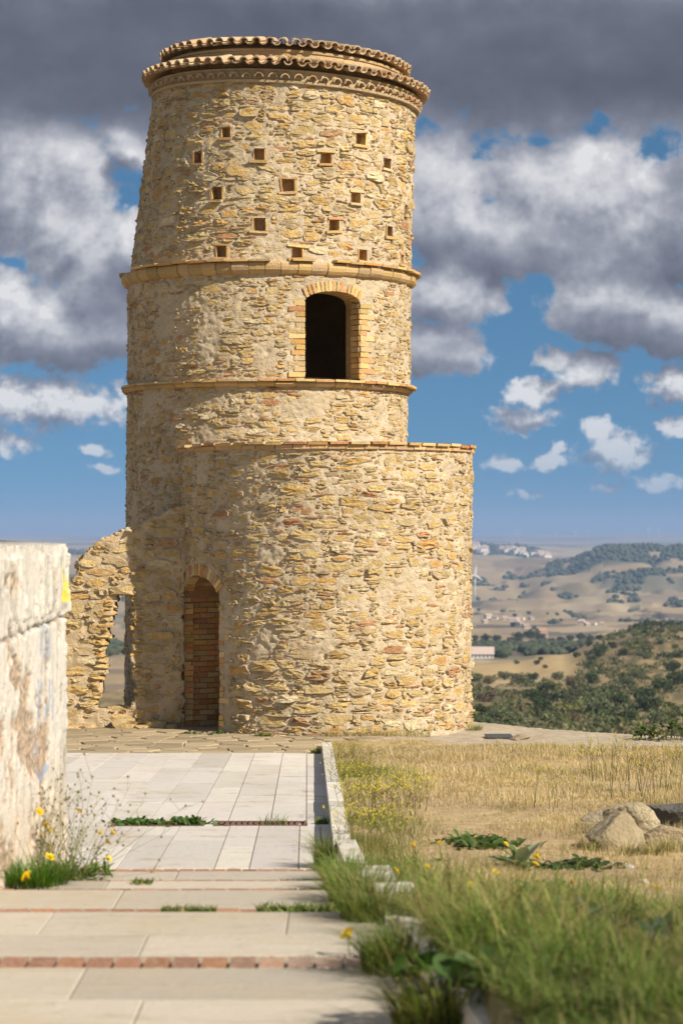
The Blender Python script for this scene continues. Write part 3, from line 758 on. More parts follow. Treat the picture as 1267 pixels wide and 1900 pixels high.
def build_ruin():
    s = .03; x0, x1, z0, z1 = wx(30), wx(372), -.12, wz(925)
    xs = np.arange(x0, x1, s); zs = np.arange(z0, z1, s); X, Z = np.meshgrid(xs, zs); nz, nx = X.shape
    jx = X + .5 * s * vnoise(X * 17, Z * 17, 1, 5); jz = Z + .5 * s * vnoise(X * 17, Z * 17, 9, 6)
    xc, zc = np.meshgrid((xs[1:] + xs[:-1]) / 2, (zs[1:] + zs[:-1]) / 2)
    wob = .035 * vnoise(xc * 9, zc * 9, 0, 8)
    m = inside(RUIN, xc + wob, zc + wob) & ~inside(HOLE, xc + wob, zc + wob)
    hf = .03 * fbm(X * 3.5, Z * 3.5, 0, 3, 3) + .025 * fbm(X * 12, Z * 14, 0, 4, 3)
    V = np.vstack([np.stack([jx, DR - hf, jz], -1).reshape(-1, 3), np.stack([jx, DR + .42 + hf, jz], -1).reshape(-1, 3)]) - RO
    N = nz * nx; idx = np.arange(N).reshape(nz, nx); F = []
    for b in range(nz - 1):
        for a in range(nx - 1):
            if not m[b, a]: continue
            q = (idx[b, a], idx[b, a + 1], idx[b + 1, a + 1], idx[b + 1, a]); F.append(q); F.append(tuple(i + N for i in q[::-1]))
            for (db, da, e) in ((-1, 0, (0, 1)), (0, 1, (1, 2)), (1, 0, (2, 3)), (0, -1, (3, 0))):
                bb, aa = b + db, a + da
                if not (0 <= bb < nz - 1 and 0 <= aa < nx - 1 and m[bb, aa]):
                    i, j = q[e[0]], q[e[1]]; F.append((j, i, i + N, j + N))
    obj('wall', V, F, M['mortar'], ruin, True, np.array([.98, .93, .84]))
    rng = np.random.default_rng(91); res = .012
    occ = np.zeros((int((z1 - z0) / res), int((x1 - x0) / res)), bool); vv, uu = np.mgrid[0:occ.shape[0], 0:occ.shape[1]] * res
    ins = inside(RUIN, uu + x0, vv + z0) & ~inside(HOLE, uu + x0, vv + z0)
    occ |= ~ins
    occ |= (uu + x0 < wx(112))
    sh = [(.26, .40, .10, .15, 200), (.16, .28, .07, .13, 1200), (.10, .17, .05, .09, 4000), (.06, .11, .035, .06, 7000)]
    for (u, v, w, h) in pack(x1 - x0, z1 - z0, occ, res, sh, rng, .014):
        ku, kv, kh, F = stone_geo(rng, w, h, rng.uniform(.006, .032), 10)
        x, z = u + x0, v + z0
        P = np.column_stack([x + ku, DR - kh, z + kv]) - RO
        obj('stone', P, F, M['stone'], ruin, False, rimmed(STONE_TINTS[rng.choice(7, p=STONE_P)] * rng.uniform(.9, 1.1), 10))
    # coping and jamb stones proud of the broken edges
    def block(px, py, w, h, dep, y=0.0, tint=None):
        ic = bpy.data.meshes.new('t'); bm = bmesh.new(); bmesh.ops.create_icosphere(bm, subdivisions=2, radius=1); P = np.array([v.co[:] for v in bm.verts]); F = [[v.index for v in f.verts] for f in bm.faces]; bm.free(); bpy.data.meshes.remove(ic)
        P = np.sign(P) * np.abs(P) ** .5; P = P + .10 * rng.normal(0, 1, P.shape); P = P * (w / 2, dep / 2, h / 2)
        obj('edge_stone', P + (wx(px), DR + .2 + y, wz(py)) - RO, F, M['stone'], ruin, False, (STONE_TINTS[rng.choice(7, p=STONE_P)] if tint is None else np.array(tint)) * rng.uniform(.9, 1.1))
    edge = [(116, 1120), (122, 1104), (130, 1088), (142, 1073), (150, 1060), (151, 1046), (158, 1033), (170, 1020), (181, 1010), (196, 1000), (212, 993), (228, 986), (244, 981), (262, 975), (281, 966), (300, 957)]
    for px, py in edge: block(px + rng.uniform(-3, 3), py + 3, rng.uniform(.10, .20), rng.uniform(.07, .12), rng.uniform(.36, .5))
    for i, py in enumerate(range(1116, 1310, 11)):
        px = np.interp(py, [1107, 1150, 1180, 1212, 1240, 1262, 1285, 1309], [211, 204, 196, 191, 192, 185, 182, 175]) - 8
        block(px + rng.uniform(-3, 3), py, rng.uniform(.14, .26), rng.uniform(.06, .085), .46)
    for i, py in enumerate(range(1112, 1312, 13)):
        block(np.interp(py, [1106, 1302], [253, 257]) + rng.uniform(-2, 4), py, rng.uniform(.12, .24), rng.uniform(.06, .095), .46)
    block(228, 1096, .38, .13, .48, -.03, (.58, .44, .22)); block(192, 1098, .16, .11, .46, -.02)
    for px, py, w, h, y in ((232, 1341, .34, .16, -.30), (262, 1322, .20, .10, -.06), (215, 1318, .24, .10, .02), (244, 1316, .22, .09, .05), (196, 1325, .2, .12, -.05), (262, 1350, .22, .09, -.24), (290, 1345, .3, .13, -.22), (318, 1350, .2, .1, -.2), (166, 1350, .22, .1, -.25), (138, 1352, .26, .1, -.22), (205, 1353, .2, .07, -.27)):
        block(px, py, w, h, .34, y, (.60, .44, .22))
build_ruin()

# ------------------------------------------------------------------ hilltop ground
def ramp_z(d): return np.interp(d, [15.2, 28.6], [.495, 0.0])          # the sloping walk
KD = [4.0, 6.0, 7.8, 10.7, 12.85, 14.0, 15.7, 29.4, 60]; KX = [.8, .62, .445, .19, .117, .03, -.05, -.24, -.24]
def kerb_x(d): return np.interp(d, KD, KX)
def plateau(d): return np.interp(d, [2, 6, 8, 10, 12, 15.2, 28.6, 33, 60], [1.22, 1.2, 1.10, .95, .74, .50, .02, -.05, -.35])
def edge_d(x): return np.interp(x, [-30, -6, -3, 1.4, 1.8, 3.2, 4.6, 12, 30], [33, 35, 37.6, 38, 33.9, 32.4, 31.0, 27, 22])
def ground_z(x, d):
    x, d = np.broadcast_arrays(np.asarray(x, float), np.asarray(d, float))
    z = plateau(d) + .035 * fbm(x * .7, d * .7, 0, 2, 3) * np.clip((x - kerb_x(d)) / .6, 0, 1)
    z = z - np.where(x < kerb_x(d) + .02, .42 * np.clip((32.6 - d) / 2, .15, 1), 0) + .26 * np.clip((x - kerb_x(d) - .35) / .6, 0, 1) * np.clip((9.0 - d) / 3, 0, 1)
    drop = np.clip(d - edge_d(x), 0, None)
    return z - .35 * np.minimum(drop, 1.2) - .62 * drop * (drop > .3)
def ground_hit(px, py):
    ds = np.arange(5, 34, .02); X = (px - CXP) / FPX * ds
    f = EYE - (py - HZ) / FPX * ds - ground_z(X, ds)
    i = int(np.argmax(f < 0)); d = ds[i]
    return float((px - CXP) / FPX * d), float(d), float(ground_z((px - CXP) / FPX * d, d))

def build_ground():
    xs = np.concatenate([np.arange(-30, -5, 1.0), np.arange(-5, 7, .10), np.arange(7, 31, 1.0)]); ds = np.concatenate([np.arange(-25, 3, 2.0), np.arange(3, 40, .10), np.arange(40, 56, 1.0)])
    X, D = np.meshgrid(xs, ds); Z = ground_z(X, D) + .012 * fbm(X * 5, D * 5, 0, 7, 3)
    straw, soil, gravel, green = np.array([.48, .36, .19]), np.array([.36, .25, .145]), np.array([.44, .37, .275]), np.array([.16, .16, .06])
    k = np.clip(.5 + 1.1 * fbm(X * .8, D * .8, 0, 4, 4), 0, 1)[..., None]; c = straw * (1 - k) + soil * k
    far_lim = 30.2 - .35 * np.clip(X - 1, 0, 6) + .5 * fbm(X * 1.3, D * 1.3, 0, 9, 3)
    g = np.clip((D - far_lim) / .35, 0, 1)[..., None]; c = c * (1 - g) + gravel * g
    gg = np.clip((13.5 + 1.2 * fbm(X, D, 0, 14, 3) - D) / 3.0, 0, 1)[..., None] * .75; c = c * (1 - gg) + green * gg
    nr, nc = X.shape; idx = np.arange(nr * nc).reshape(nr, nc)
    F = np.stack([idx[:-1, :-1], idx[:-1, 1:], idx[1:, 1:], idx[1:, :-1]], -1).reshape(-1, 4)
    o = obj('ground', np.stack([X, D, Z], -1), F, M['ground'], None, True, c.reshape(-1, 3))
    tag(o, 'dry straw coloured hilltop ground to the right of the paved walk', 'ground', kind='structure')
build_ground()

# ------------------------------------------------------------------ paved walk, steps, terrace, kerb
SLAB_T = (.55, .505, .45)
def build_path():
    rng = np.random.default_rng(3)
    # bed of the walk
    d0, d1 = 14.2, 28.62
    V = [(-6, d0, ramp_z(14.2) + (.037 * -1.0) - .02), (kerb_x(d0) + .02, d0, ramp_z(15.2) + .037 * 1.0 - .02), (kerb_x(d1) + .02, d1, -.018), (-6, d1, -.018)]
    zz = lambda x, y: .495 + (15.2 - np.asarray(y)) * .0369
    V[0] = (-6, d0, float(zz(0, d0)) - .014); V[1] = (kerb_x(d0) + .02, d0, float(zz(0, d0)) - .014)
    path = obj('path', V, [(0, 1, 2, 3)], M['plain'], None, False, np.array([.40, .33, .25]))
    tag(path, 'sloping walk of white limestone slabs leading down to the tower', 'path', kind='structure')
    dirx = -.0142
    def line(x0, d): return x0 + dirx * (d - 15.2)
    def field(da, db, offs, rows):
        for a, b in zip(offs[:-1], offs[1:]):
            cuts = [da]
            while cuts[-1] < db: cuts.append(cuts[-1] + rng.uniform(*rows))
            cuts[-1] = db
            if len(cuts) > 2 and cuts[-1] - cuts[-2] < .5: cuts.pop(-2)
            for c0, c1 in zip(cuts[:-1], cuts[1:]):
                g = .0035
                poly = [(line(a, c0) + g, c0 + g), (line(b, c0) - g, c0 + g), (line(b, c1) - g, c1 - g), (line(a, c1) + g, c1 - g)]
                V, F = slab_geo(poly, lambda x, y: zz(x, y) - .05, zz, .004, rng, .003)
                t = np.array(SLAB_T) * rng.uniform(.93, 1.05) * (1, rng.uniform(.985, 1.01), rng.uniform(.96, 1.02))
                obj('slab', V, F, M['slab'], path, False, t)
    # slab joints read from the photograph: column edges at the upper and at the lower panel
    up = [-.02, -.22, -.50, -.83, -1.10, -1.45, -1.76, -2.05, -2.45, -2.80, -3.2, -3.6, -4.0, -4.5]
    lo = [-.02, -.115, -.27, -.58, -.80, -1.18, -1.42, -1.80, -2.2, -2.6, -3.0]
    field(18.9, 28.6, [v for v in up[::-1]], (1.2, 3.2))
    field(15.27, 18.45, [v for v in lo[::-1]], (.9, 3.4))
    # strip around the drain
    for a, b in ((-4.5, -1.72), (-1.0, -.935), (-.215, -.02)):
        poly = [(line(a, 18.46), 18.46), (line(b, 18.46), 18.46), (line(b, 18.89), 18.89), (line(a, 18.89), 18.89)]
        obj('slab', *slab_geo(poly, lambda x, y: zz(x, y) - .05, zz, .004), M['slab'], path, False, np.array(SLAB_T) * .97)
    # row of bricks across the foot of the first step
    x = -2.6
    while x < -.03:
        poly = [(x, 15.0), (x + .088, 15.0), (x + .088, 15.25), (x, 15.25)]
        obj('brick', *slab_geo(poly, lambda x, y: zz(x, y) - .05, lambda x, y: zz(x, y) + .001, .003, rng, .002), M['brick'], path, False, np.array([.30, .155, .10]) * rng.uniform(.8, 1.15)); x += .099
    # broad low steps climbing towards the viewer
    steps = obj('steps', *_steps_bed(), M['plain'], None, False, np.array([.42, .36, .27]))
    tag(steps, 'broad low limestone steps with brick rows in the foreground', 'steps', kind='structure')
    lev = [(14.38, 13.31, .60), (13.31, 12.30, .70), (12.30, 11.08, .80), (11.08, 4.0, .88)]
    for k, (da, db, z) in enumerate(lev):
        rows = {0: [14.38, 13.57], 1: [13.31, 12.56], 2: [12.30, 11.34], 3: [11.08, 10.42, 9.93]}[k]
        segs = list(zip(rows[:-1], rows[1:]))
        if k < 3: brow = ((14.05, 13.82), (13.03, 12.80), (11.70, 11.47))[k]; segs = [(da, brow[0] + .012), (brow[1] - .012, db)]
        else: segs = [(11.08, 10.45), (10.45, 9.93)]; brow = (9.91, 9.68); segs += [(9.66, 9.0), (9.0, 8.3), (8.3, 7.4), (7.4, 6.2), (6.2, 4.0)]
        for (a, b) in segs:
            x = -6.0 + rng.uniform(0, .5); right = float(kerb_x((a + b) / 2)) + .02
            while x < right:
                w = rng.uniform(.9, 1.7); x2 = min(x + w, right)
                if right - x2 < .3: x2 = right
                poly = [(x + .002, b + .003), (x2 - .002, b + .003), (x2 - .002, a - .003), (x + .002, a - .003)]
                obj('step_slab', *slab_geo(poly, z - .10, z, .004, rng, .002), M['step'], steps, False, np.array([.42, .375, .31]) * rng.uniform(.9, 1.06)); x = x2
        a, b = brow; x = -3.0; right = float(kerb_x(b)) - .0
        while x < right:
            w = .100 if k == 3 else .11
            poly = [(x, b), (x + w, b), (x + w, a), (x, a)]
            fade = .0 if k < 3 else np.clip((x + .55) / .5, 0, 1)
            t = np.array([.30, .15, .095]) * rng.uniform(.75, 1.15) * (1 - .5 * fade) + np.array([.50, .42, .34]) * .5 * fade
            obj('brick', *slab_geo(poly, z - .06, z - .002, .003, rng, .002), M['brick'], steps, False, t); x += w + .016
def _steps_bed():
    A = Acc(); 
    for (da, db, z) in ((14.375, 4.0, .58), (13.305, 4.0, .68), (12.295, 4.0, .78), (11.075, 4.0, .86)):
        c, F = box(-2.75, (da + db) / 2, z - .12, 6.5, da - db, .22); keep = c
        A.add(c, F)
    return np.vstack(A.V), A.F
build_path()

def clip_poly(poly, nx, ny, c):
    out = []
    for i in range(len(poly)):
        a, b = poly[i], poly[(i + 1) % len(poly)]; da, db = a[0] * nx + a[1] * ny - c, b[0] * nx + b[1] * ny - c
        if da <= 0: out.append(a)
        if da * db < 0: t = da / (da - db); out.append((a[0] + (b[0] - a[0]) * t, a[1] + (b[1] - a[1]) * t))
    return out
def build_terrace():
    rng = np.random.default_rng(8); x0, x1, y0, y1 = -5.2, .55, 28.62, 33.6
    V = [(x0, y0, -.012), (-.26, y0, -.012), (x1, 30.6, -.012), (x1, y1, -.02), (x0, y1, -.02)]
    ter = obj('terrace', V, [(0, 1, 2, 3, 4)], M['plain'], None, False, np.array([.50, .42, .30]))
    tag(ter, 'crazy paving of brown flagstones at the foot of the tower', 'paving', kind='structure')
    S = []
    for _ in range(4000):
        p = (rng.uniform(x0, x1), rng.uniform(y0, y1))
        if all((p[0] - q[0]) ** 2 + (p[1] - q[1]) ** 2 > .30 ** 2 for q in S): S.append(p)
    for i, p in enumerate(S):
        if p[0] > -.3 and p[1] < 30.4: continue
        poly = [(x0, y0), (x1, y0), (x1, y1), (x0, y1)]
        for j, q in enumerate(S):
            if j == i or (p[0] - q[0]) ** 2 + (p[1] - q[1]) ** 2 > 1.5: continue
            nx, ny = q[0] - p[0], q[1] - p[1]; poly = clip_poly(poly, nx, ny, (q[0] ** 2 + q[1] ** 2 - p[0] ** 2 - p[1] ** 2) / 2)
            if len(poly) < 3: break
        if len(poly) < 3: continue
        P = np.array(poly); c = P.mean(0); e = P - c; P = c + e * (1 - .020 / np.maximum(np.linalg.norm(e, axis=1, keepdims=True), .05)) + rng.normal(0, .008, P.shape)
        obj('flagstone', *slab_geo(P, -.05, .004, .007, rng, .006), M['plain'], ter, False, np.array([.34, .265, .165]) * rng.uniform(.75, 1.2))
build_terrace()

def build_kerb():
    rng = np.random.default_rng(4)
    k = empty('kerb', (-.1, 22, .2), 'long white stone kerb edging the right side of the walk', 'kerb'); O = np.array(k.location)
    d = 15.75
    while d < 29.3:
        L = min(rng.uniform(1.0, 1.5), 29.42 - d); a, b = d + .003, d + L - .004; w = .118
        za, zb = (lambda q: .495 + (15.2 - q) * .0369 + .115 - .0022 * (q - 15.7))(np.array([a, b]))
        poly = [(kerb_x(a), a), (kerb_x(a) + w, a), (kerb_x(b) + w, b), (kerb_x(b), b)]
        f = lambda x, y, a=a, b=b, za=za, zb=zb: za + (zb - za) * (np.asarray(y) - a) / (b - a)
        V, F = slab_geo(poly, lambda x, y: f(x, y) - .35, f, .006, rng, .004)
        obj('kerb_stone', V - O, F, M['slab'], k, False, np.array([.58, .54, .47]) * rng.uniform(.92, 1.06)); d += L
    for (a, b, z, w) in ((13.75, 15.5, .655, .13), (12.05, 13.2, .80, .17), (10.65, 11.75, .915, .19), (7.5, 8.5, 1.02, .2), (8.9, 10.2, .99, .19)):
        xa, xb = float(kerb_x(a)), float(kerb_x(b)); poly = [(xa, a), (xa + w, a), (xb + w, b), (xb, b)]
        V, F = slab_geo(poly, z - .45, z, .015, rng, .003); V = V + rng.normal(0, .006, V.shape)
        obj('kerb_stone', V - O, F, M['slab'], k, False, np.array([.54, .50, .43]) * rng.uniform(.95, 1.05))
build_kerb()

def build_drains():
    rng = np.random.default_rng(12)
    m = surf('rusted_iron', lambda n, p, t: (n.ramp(n.noise(p, 30, 4, .6), [(.35, (.10, .055, .04)), (.65, (.20, .11, .075))]), n.noise(p, 80, 3, .6), .003), .8, .3)
    for (xa, xb, lab) in ((-.93, -.22, 'rusty slotted drain grate across the walk beside the kerb'), (-1.715, -1.005, 'overgrown drain grate across the walk, full of leafy weeds')):
        y0, y1 = 18.47, 18.88; xo = -.0142 * 3.4; zt = lambda y: .495 + (15.2 - y) * .0369 - .012
        g = empty('drain_grate', ((xa + xb) / 2 + xo, (y0 + y1) / 2, zt(18.68)), lab, 'grate'); O = np.array(g.location)
        A = Acc()
        for (cx, cy, sx, sy) in (((xa + xb) / 2, y0 + .01, xb - xa, .02), ((xa + xb) / 2, y1 - .01, xb - xa, .02), (xa + .01, (y0 + y1) / 2, .02, y1 - y0 - .04), (xb - .01, (y0 + y1) / 2, .02, y1 - y0 - .04)):
            c, F = box(cx + xo, cy, zt(cy), sx, sy, .03); A.add(c - O, F)
        A.obj('frame', m, g, False)
        for x in np.arange(xa + .05, xb - .03, .045):
            c, F = box(x + xo, (y0 + y1) / 2, zt(18.68), .022, y1 - y0 - .045, .024); obj('bar', c - O, F, m, g, False, np.array([1, 1, 1]))
build_drains()

# manhole plate and loose flat stone on the gravel by the tower
def build_cover():
    x, d, z = ground_hit(925, 1369)
    o = obj('metal_cover', *box(0, 0, 0, .34, .5, .02), surf('dull_metal', lambda n, p, t: ((.06, .06, .062), None, 0), .6, .4), None, False); o.location = (x, d, z + .022)
    tag(o, 'small dark metal cover plate lying in the gravel right of the tower', 'cover')
build_cover()

# ------------------------------------------------------------------ peeling plastered wall on the left
def build_left_wall():
    ax, ad, bx, bd = -1.728, 15.22, -1.835, 13.0          # face line, far end and a nearer point
    sl = (bx - ax) / (ad - bd)
    ss = np.concatenate([np.arange(0, 2.6, .012), np.arange(2.6, 9.0, .1)]); zs = np.arange(.35, 2.56, .0125)
    S, Z = np.meshgrid(ss, zs); d = ad - S; x = ax + sl * S
    strk = fbm(S * 9, Z * 1.6, 0, 5, 4); peel = .8 * fbm(S * 2.6, Z * 1.8, 0, 8, 4) + .7 * fbm(S * 11, Z * 6, 0, 11, 4)
    zc = np.exp(-((Z - 1.55) / .45) ** 2); zl = np.exp(-((Z - .62) / .25) ** 2)
    pm = np.clip((peel + .34 * zc * np.clip((S - .5) / .5, 0, 1) - .22) / .16, 0, 1)
    drip = np.clip((strk - .12) / .12, 0, 1) * ((Z > 2.12) & (Z < 2.48))
    crack = np.exp(-((Z - (2.10 - .035 * S + .015 * vnoise(S * 14, 0, 0, 3))) / .010) ** 2)
    h = .020 * (1 - pm) + .024 * drip * np.clip((S - .04) / .1, 0, 1) - .035 * crack + .006 * fbm(S * 20, Z * 20, 0, 2, 3) - .012 * pm * np.clip(fbm(S * 40, Z * 40, 0, 6, 2), 0, 1)
    endk = np.clip(1 - S / .10, 0, 1); h = h - endk * .03 * (1 + 1.2 * fbm(S * 6, Z * 7, 0, 17, 3)) + np.exp(-((S - .13) / .03) ** 2) * .012 * (vnoise(Z * 9, 0, 0, 23) > -.1)
    flake = np.clip((vnoise(S * 16, Z * 5, 0, 29) - .30) / .12, 0, 1) * np.clip(1.1 - S / .6, 0, 1); h = h - .03 * flake
    white, grit, cream = np.array([.60, .56, .49]), np.array([.36, .255, .165]), np.array([.54, .44, .325])
    k = pm[..., None]; low = np.clip((1.35 - Z) / .5, 0, 1)[..., None] * .7
    base = white * (1 - low) + cream * low
    spk = (.55 + .9 * np.clip(vnoise(S * 60, Z * 60, 0, 4) + .5, 0, 1))[..., None]
    c = base * (1 - k * .85) + grit * spk * k * .85
    c = c * (1 - .5 * flake[..., None]) * (1 - .35 * (np.clip((strk - .04) / .05, 0, 1) - np.clip((strk - .12) / .05, 0, 1))[..., None] * ((Z > 2.12) & (Z < 2.48))[..., None])
    c = c * (1 - .55 * np.clip(crack, 0, 1)[..., None]) * (1 - .45 * np.clip(fbm(S * 14, Z * .9, 0, 47, 4) - .08, 0, 1)[..., None]) * (1 - .5 * np.clip(vnoise(S * 45, Z * 45, 2, 13) - .62, 0, 1)[..., None] / .38)
    def pxs(px): return S_of(px)
    def S_of(px):
        tx = (px - CXP) / FPX; return (ad * tx - ax) / (sl + tx)
    def zof(px, py): s_ = S_of(px); return EYE + (HZ - py) / FPX * (ad - s_)
    def stroke(pts, wpx, colr, a):
        nonlocal c
        P = [(S_of(q[0]), zof(*q)) for q in pts]; dm = np.full(S.shape, 9.0)
        for (s0, z0), (s1, z1) in zip(P[:-1], P[1:]):
            # horizontally the wall is strongly foreshortened: 1 px is about 19 mm along it
            X, Y = (S - s0) / 5.5, Z - z0; ex, ey = (s1 - s0) / 5.5, z1 - z0; t = np.clip((X * ex + Y * ey) / (ex * ex + ey * ey + 1e-9), 0, 1)
            dm = np.minimum(dm, np.hypot(X - t * ex, Y - t * ey))
        m = np.clip(1.2 - dm / (wpx / 300.0), 0, 1)[..., None] * a * (.55 + .45 * np.clip(vnoise(S * 5, Z * 12, 0, 41) + .6, 0, 1))[..., None]
        c = c * (1 - m) + np.array(colr) * m
    BL = (.20, .30, .46)
    stroke([(69, 1212), (71, 1178), (78, 1160), (85, 1172), (86, 1215), (84, 1246)], 2.4, BL, .9)
    for q in (66, 72, 79, 86, 92): stroke([(q, 1262), (q + 1, 1300), (q - 1, 1335)], 1.6, BL, .8)
    stroke([(68, 1380), (66, 1402)], 3, BL, .9); stroke([(70, 1425), (76, 1452), (84, 1420)], 2.2, BL, .8)
    stroke([(107, 1034), (107, 1050)], 3.2, (.0, .26, .20), .95)
    stroke([(108, 1053), (112, 1068), (114, 1085)], 3.6, (.70, .58, .02), .95); stroke([(114, 1080), (115, 1116)], 1.8, (.70, .58, .02), .9)
    n2, n1 = S.shape
    top = 2.54 + .022 * fbm(ss * 5, 0, 0, 3, 4) - .03 * np.clip(vnoise(ss * 11, 0, 0, 71) - .3, 0, 1)
    Z2 = np.minimum(Z, top[None, :])
    V = np.stack([x + h, d + endk * .0, Z2], -1).reshape(-1, 3); idx = np.arange(n1 * n2).reshape(n2, n1)
    F = np.stack([idx[:-1, 1:], idx[:-1, :-1], idx[1:, :-1], idx[1:, 1:]], -1).reshape(-1, 4)
    w = empty('plastered_wall', (ax, ad, .45), 'thick white wall with peeling plaster and faded blue graffiti, left of the walk', 'wall'); O = np.array(w.location)
    m = surf('peeling_plaster', lambda n, p, t: (n.mix(n.smooth(n.noise(p, 55, 4, .7), .5, .7, 0, .22), t, (.35, .27, .18)), n.noise(p, 60, 5, .7), .012), .9)
    obj('plaster_face', V - O, F, m, w, True, c.reshape(-1, 3))
    # body behind the face: top, far end, back
    th = .42; n = len(ss); xx = ax + sl * ss; dd = ad - ss; ft = h[-1]
    V = np.vstack([np.column_stack([xx + ft, dd, top]), np.column_stack([xx - th, dd, top + .02 + .01 * fbm(ss * 5, 1, 1, 9, 2)]), np.column_stack([xx - th, dd, np.full(n, .35)])])
    F = [(i, i + 1, n + i + 1, n + i) for i in range(n - 1)] + [(n + i, n + i + 1, 2 * n + i + 1, 2 * n + i) for i in range(n - 1)]
    obj('wall_body', V - O, F, M['plain'], w, True, np.array([.46, .42, .36]))
    nz = len(zs); V = np.vstack([np.column_stack([ax + h[:, 0], np.full(nz, ad), Z2[:, 0]]), np.column_stack([np.full(nz, ax - th), np.full(nz, ad), np.minimum(zs, top[0] + .02)])])
    obj('wall_end', V - O, [(i, nz + i, nz + i + 1, i + 1) for i in range(nz - 1)], M['plain'], w, True, np.array([.55, .48, .38]))
build_left_wall()

# ------------------------------------------------------------------ the country beyond: valley, fields, hills
RK_ = np.array([44, 70, 150, 300, 420, 520, 640, 780, 950, 1150, 1400, 1800, 2300, 2800, 3300, 3800, 4300, 4900, 5600, 6500, 7600, 9500, 13000, 18000, 26000, 34000], float)
PXC = [-3500, -300, 120, 240, 860, 950, 1040, 1130, 1200, 1267, 1500, 4500]
#        44    70    150   300   420   520   640   780   950   1150  1400  1800  2300  2800  3300  3800  4300  4900  5600  6500  7600  9500 13000 18000 26000 34000
PY = [[1900, 1830, 1600, 1400, 1340, 1300, 1270, 1245, 1225, 1212, 1198, 1180, 1160, 1140, 1115, 1090, 1070, 1055, 1045, 1035, 1022, 1018, 1008, 1000, 992, 989]] * 2 + [
      [1760, 1640, 1480, 1385, 1335, 1302, 1275, 1250, 1228, 1212, 1196, 1180, 1160, 1138, 1112, 1085, 1062, 1050, 1040, 1030, 1022, 1016, 1008, 1000, 992, 989],
      [1760, 1640, 1480, 1385, 1335, 1302, 1275, 1250, 1228, 1212, 1196, 1180, 1160, 1138, 1112, 1088, 1066, 1052, 1042, 1032, 1024, 1016, 1008, 1000, 992, 989],
      [1760, 1690, 1520, 1400, 1335, 1300, 1268, 1244, 1228, 1214, 1200, 1182, 1165, 1148, 1132, 1112, 1085, 1062, 1037, 1042, 1010, 1016, 1008, 1000, 992, 990],
      [1760, 1690, 1520, 1400, 1338, 1300, 1268, 1240, 1226, 1212, 1198, 1180, 1162, 1146, 1132, 1115, 1092, 1062, 1038, 1042, 1014, 1018, 1009, 1001, 992, 989],
      [1760, 1690, 1520, 1402, 1345, 1302, 1258, 1228, 1214, 1212, 1198, 1178, 1160, 1144, 1128, 1102, 1072, 1046, 1040, 1044, 1030, 1020, 1009, 1001, 991, 988],
      [1760, 1690, 1520, 1405, 1350, 1300, 1246, 1200, 1180, 1200, 1196, 1176, 1158, 1142, 1122, 1088, 1052, 1018, 1030, 1044, 1034, 1020, 1009, 1001, 990, 988],
      [1760, 1690, 1520, 1408, 1355, 1302, 1242, 1188, 1168, 1196, 1194, 1176, 1158, 1142, 1122, 1088, 1050, 1015, 1028, 1044, 1034, 1020, 1009, 1000, 989, 987],
      [1760, 1690, 1520, 1410, 1360, 1306, 1244, 1184, 1164, 1194, 1194, 1176, 1158, 1144, 1124, 1090, 1052, 1016, 1028, 1044, 1034, 1020, 1009, 1000, 989, 987],
      [1760, 1690, 1520, 1410, 1360, 1306, 1244, 1184, 1164, 1194, 1194, 1176, 1158, 1144, 1124, 1090, 1052, 1018, 1028, 1044, 1034, 1020, 1009, 1000, 989, 987],
      [1900, 1830, 1600, 1400, 1340, 1300, 1270, 1245, 1225, 1212, 1198, 1180, 1160, 1140, 1115, 1090, 1070, 1055, 1045, 1035, 1022, 1018, 1008, 1000, 992, 989]]
PY = np.array(PY, float); AZC = np.arctan((np.array(PXC) - CXP) / FPX)
TZ = EYE - (PY - HZ) / FPX * RK_[None, :]         # heights
def land_z(az, r):
    az, r = np.broadcast_arrays(np.asarray(az, float), np.asarray(r, float)); lr = np.log(r)
    ci = np.clip(np.searchsorted(AZC, az) - 1, 0, len(AZC) - 2); ct = np.clip((az - AZC[ci]) / (AZC[ci + 1] - AZC[ci]), 0, 1); ct = ct * ct * (3 - 2 * ct)
    L = np.log(RK_); ri = np.clip(np.searchsorted(L, lr) - 1, 0, len(L) - 2); rt = np.clip((lr - L[ri]) / (L[ri + 1] - L[ri]), 0, 1)
    def cub(c):  # catmull-rom along the distance
        p0, p1, p2, p3 = TZ[c, np.maximum(ri - 1, 0)], TZ[c, ri], TZ[c, ri + 1], TZ[c, np.minimum(ri + 2, len(L) - 1)]
        m1, m2 = (p2 - p0) * .5, (p3 - p1) * .5; t = rt
        return (2 * t**3 - 3 * t**2 + 1) * p1 + (t**3 - 2 * t**2 + t) * m1 + (-2 * t**3 + 3 * t**2) * p2 + (t**3 - t**2) * m2
    z = cub(ci) * (1 - ct) + cub(ci + 1) * ct
    x, y = r * np.sin(az), r * np.cos(az)
    amp = np.clip(r * .0011, .05, 6.0) * np.clip((r - 150) / 300, 0, 1)
    wl = np.clip(r * .075, 25, 420)
    z = z + amp * fbm(az * 24, lr * 9, 0, 5, 4) + .35 * amp * fbm(az * 90, lr * 30, 0, 8, 3)
    gul = np.abs(fbm(az * 30 + lr * 2.2, lr * 6, 0, 15, 3)); z = z + np.clip((r - 2400) / 600, 0, 1) * np.clip((9000 - r) / 2500, 0, 1) * 9 * (np.clip(gul / .22, 0, 1) - .7)
    return z
def land_at(px, r):
    az = math.atan((px - CXP) / FPX); return np.array([r * math.sin(az), r * math.cos(az), float(land_z(az, r))])
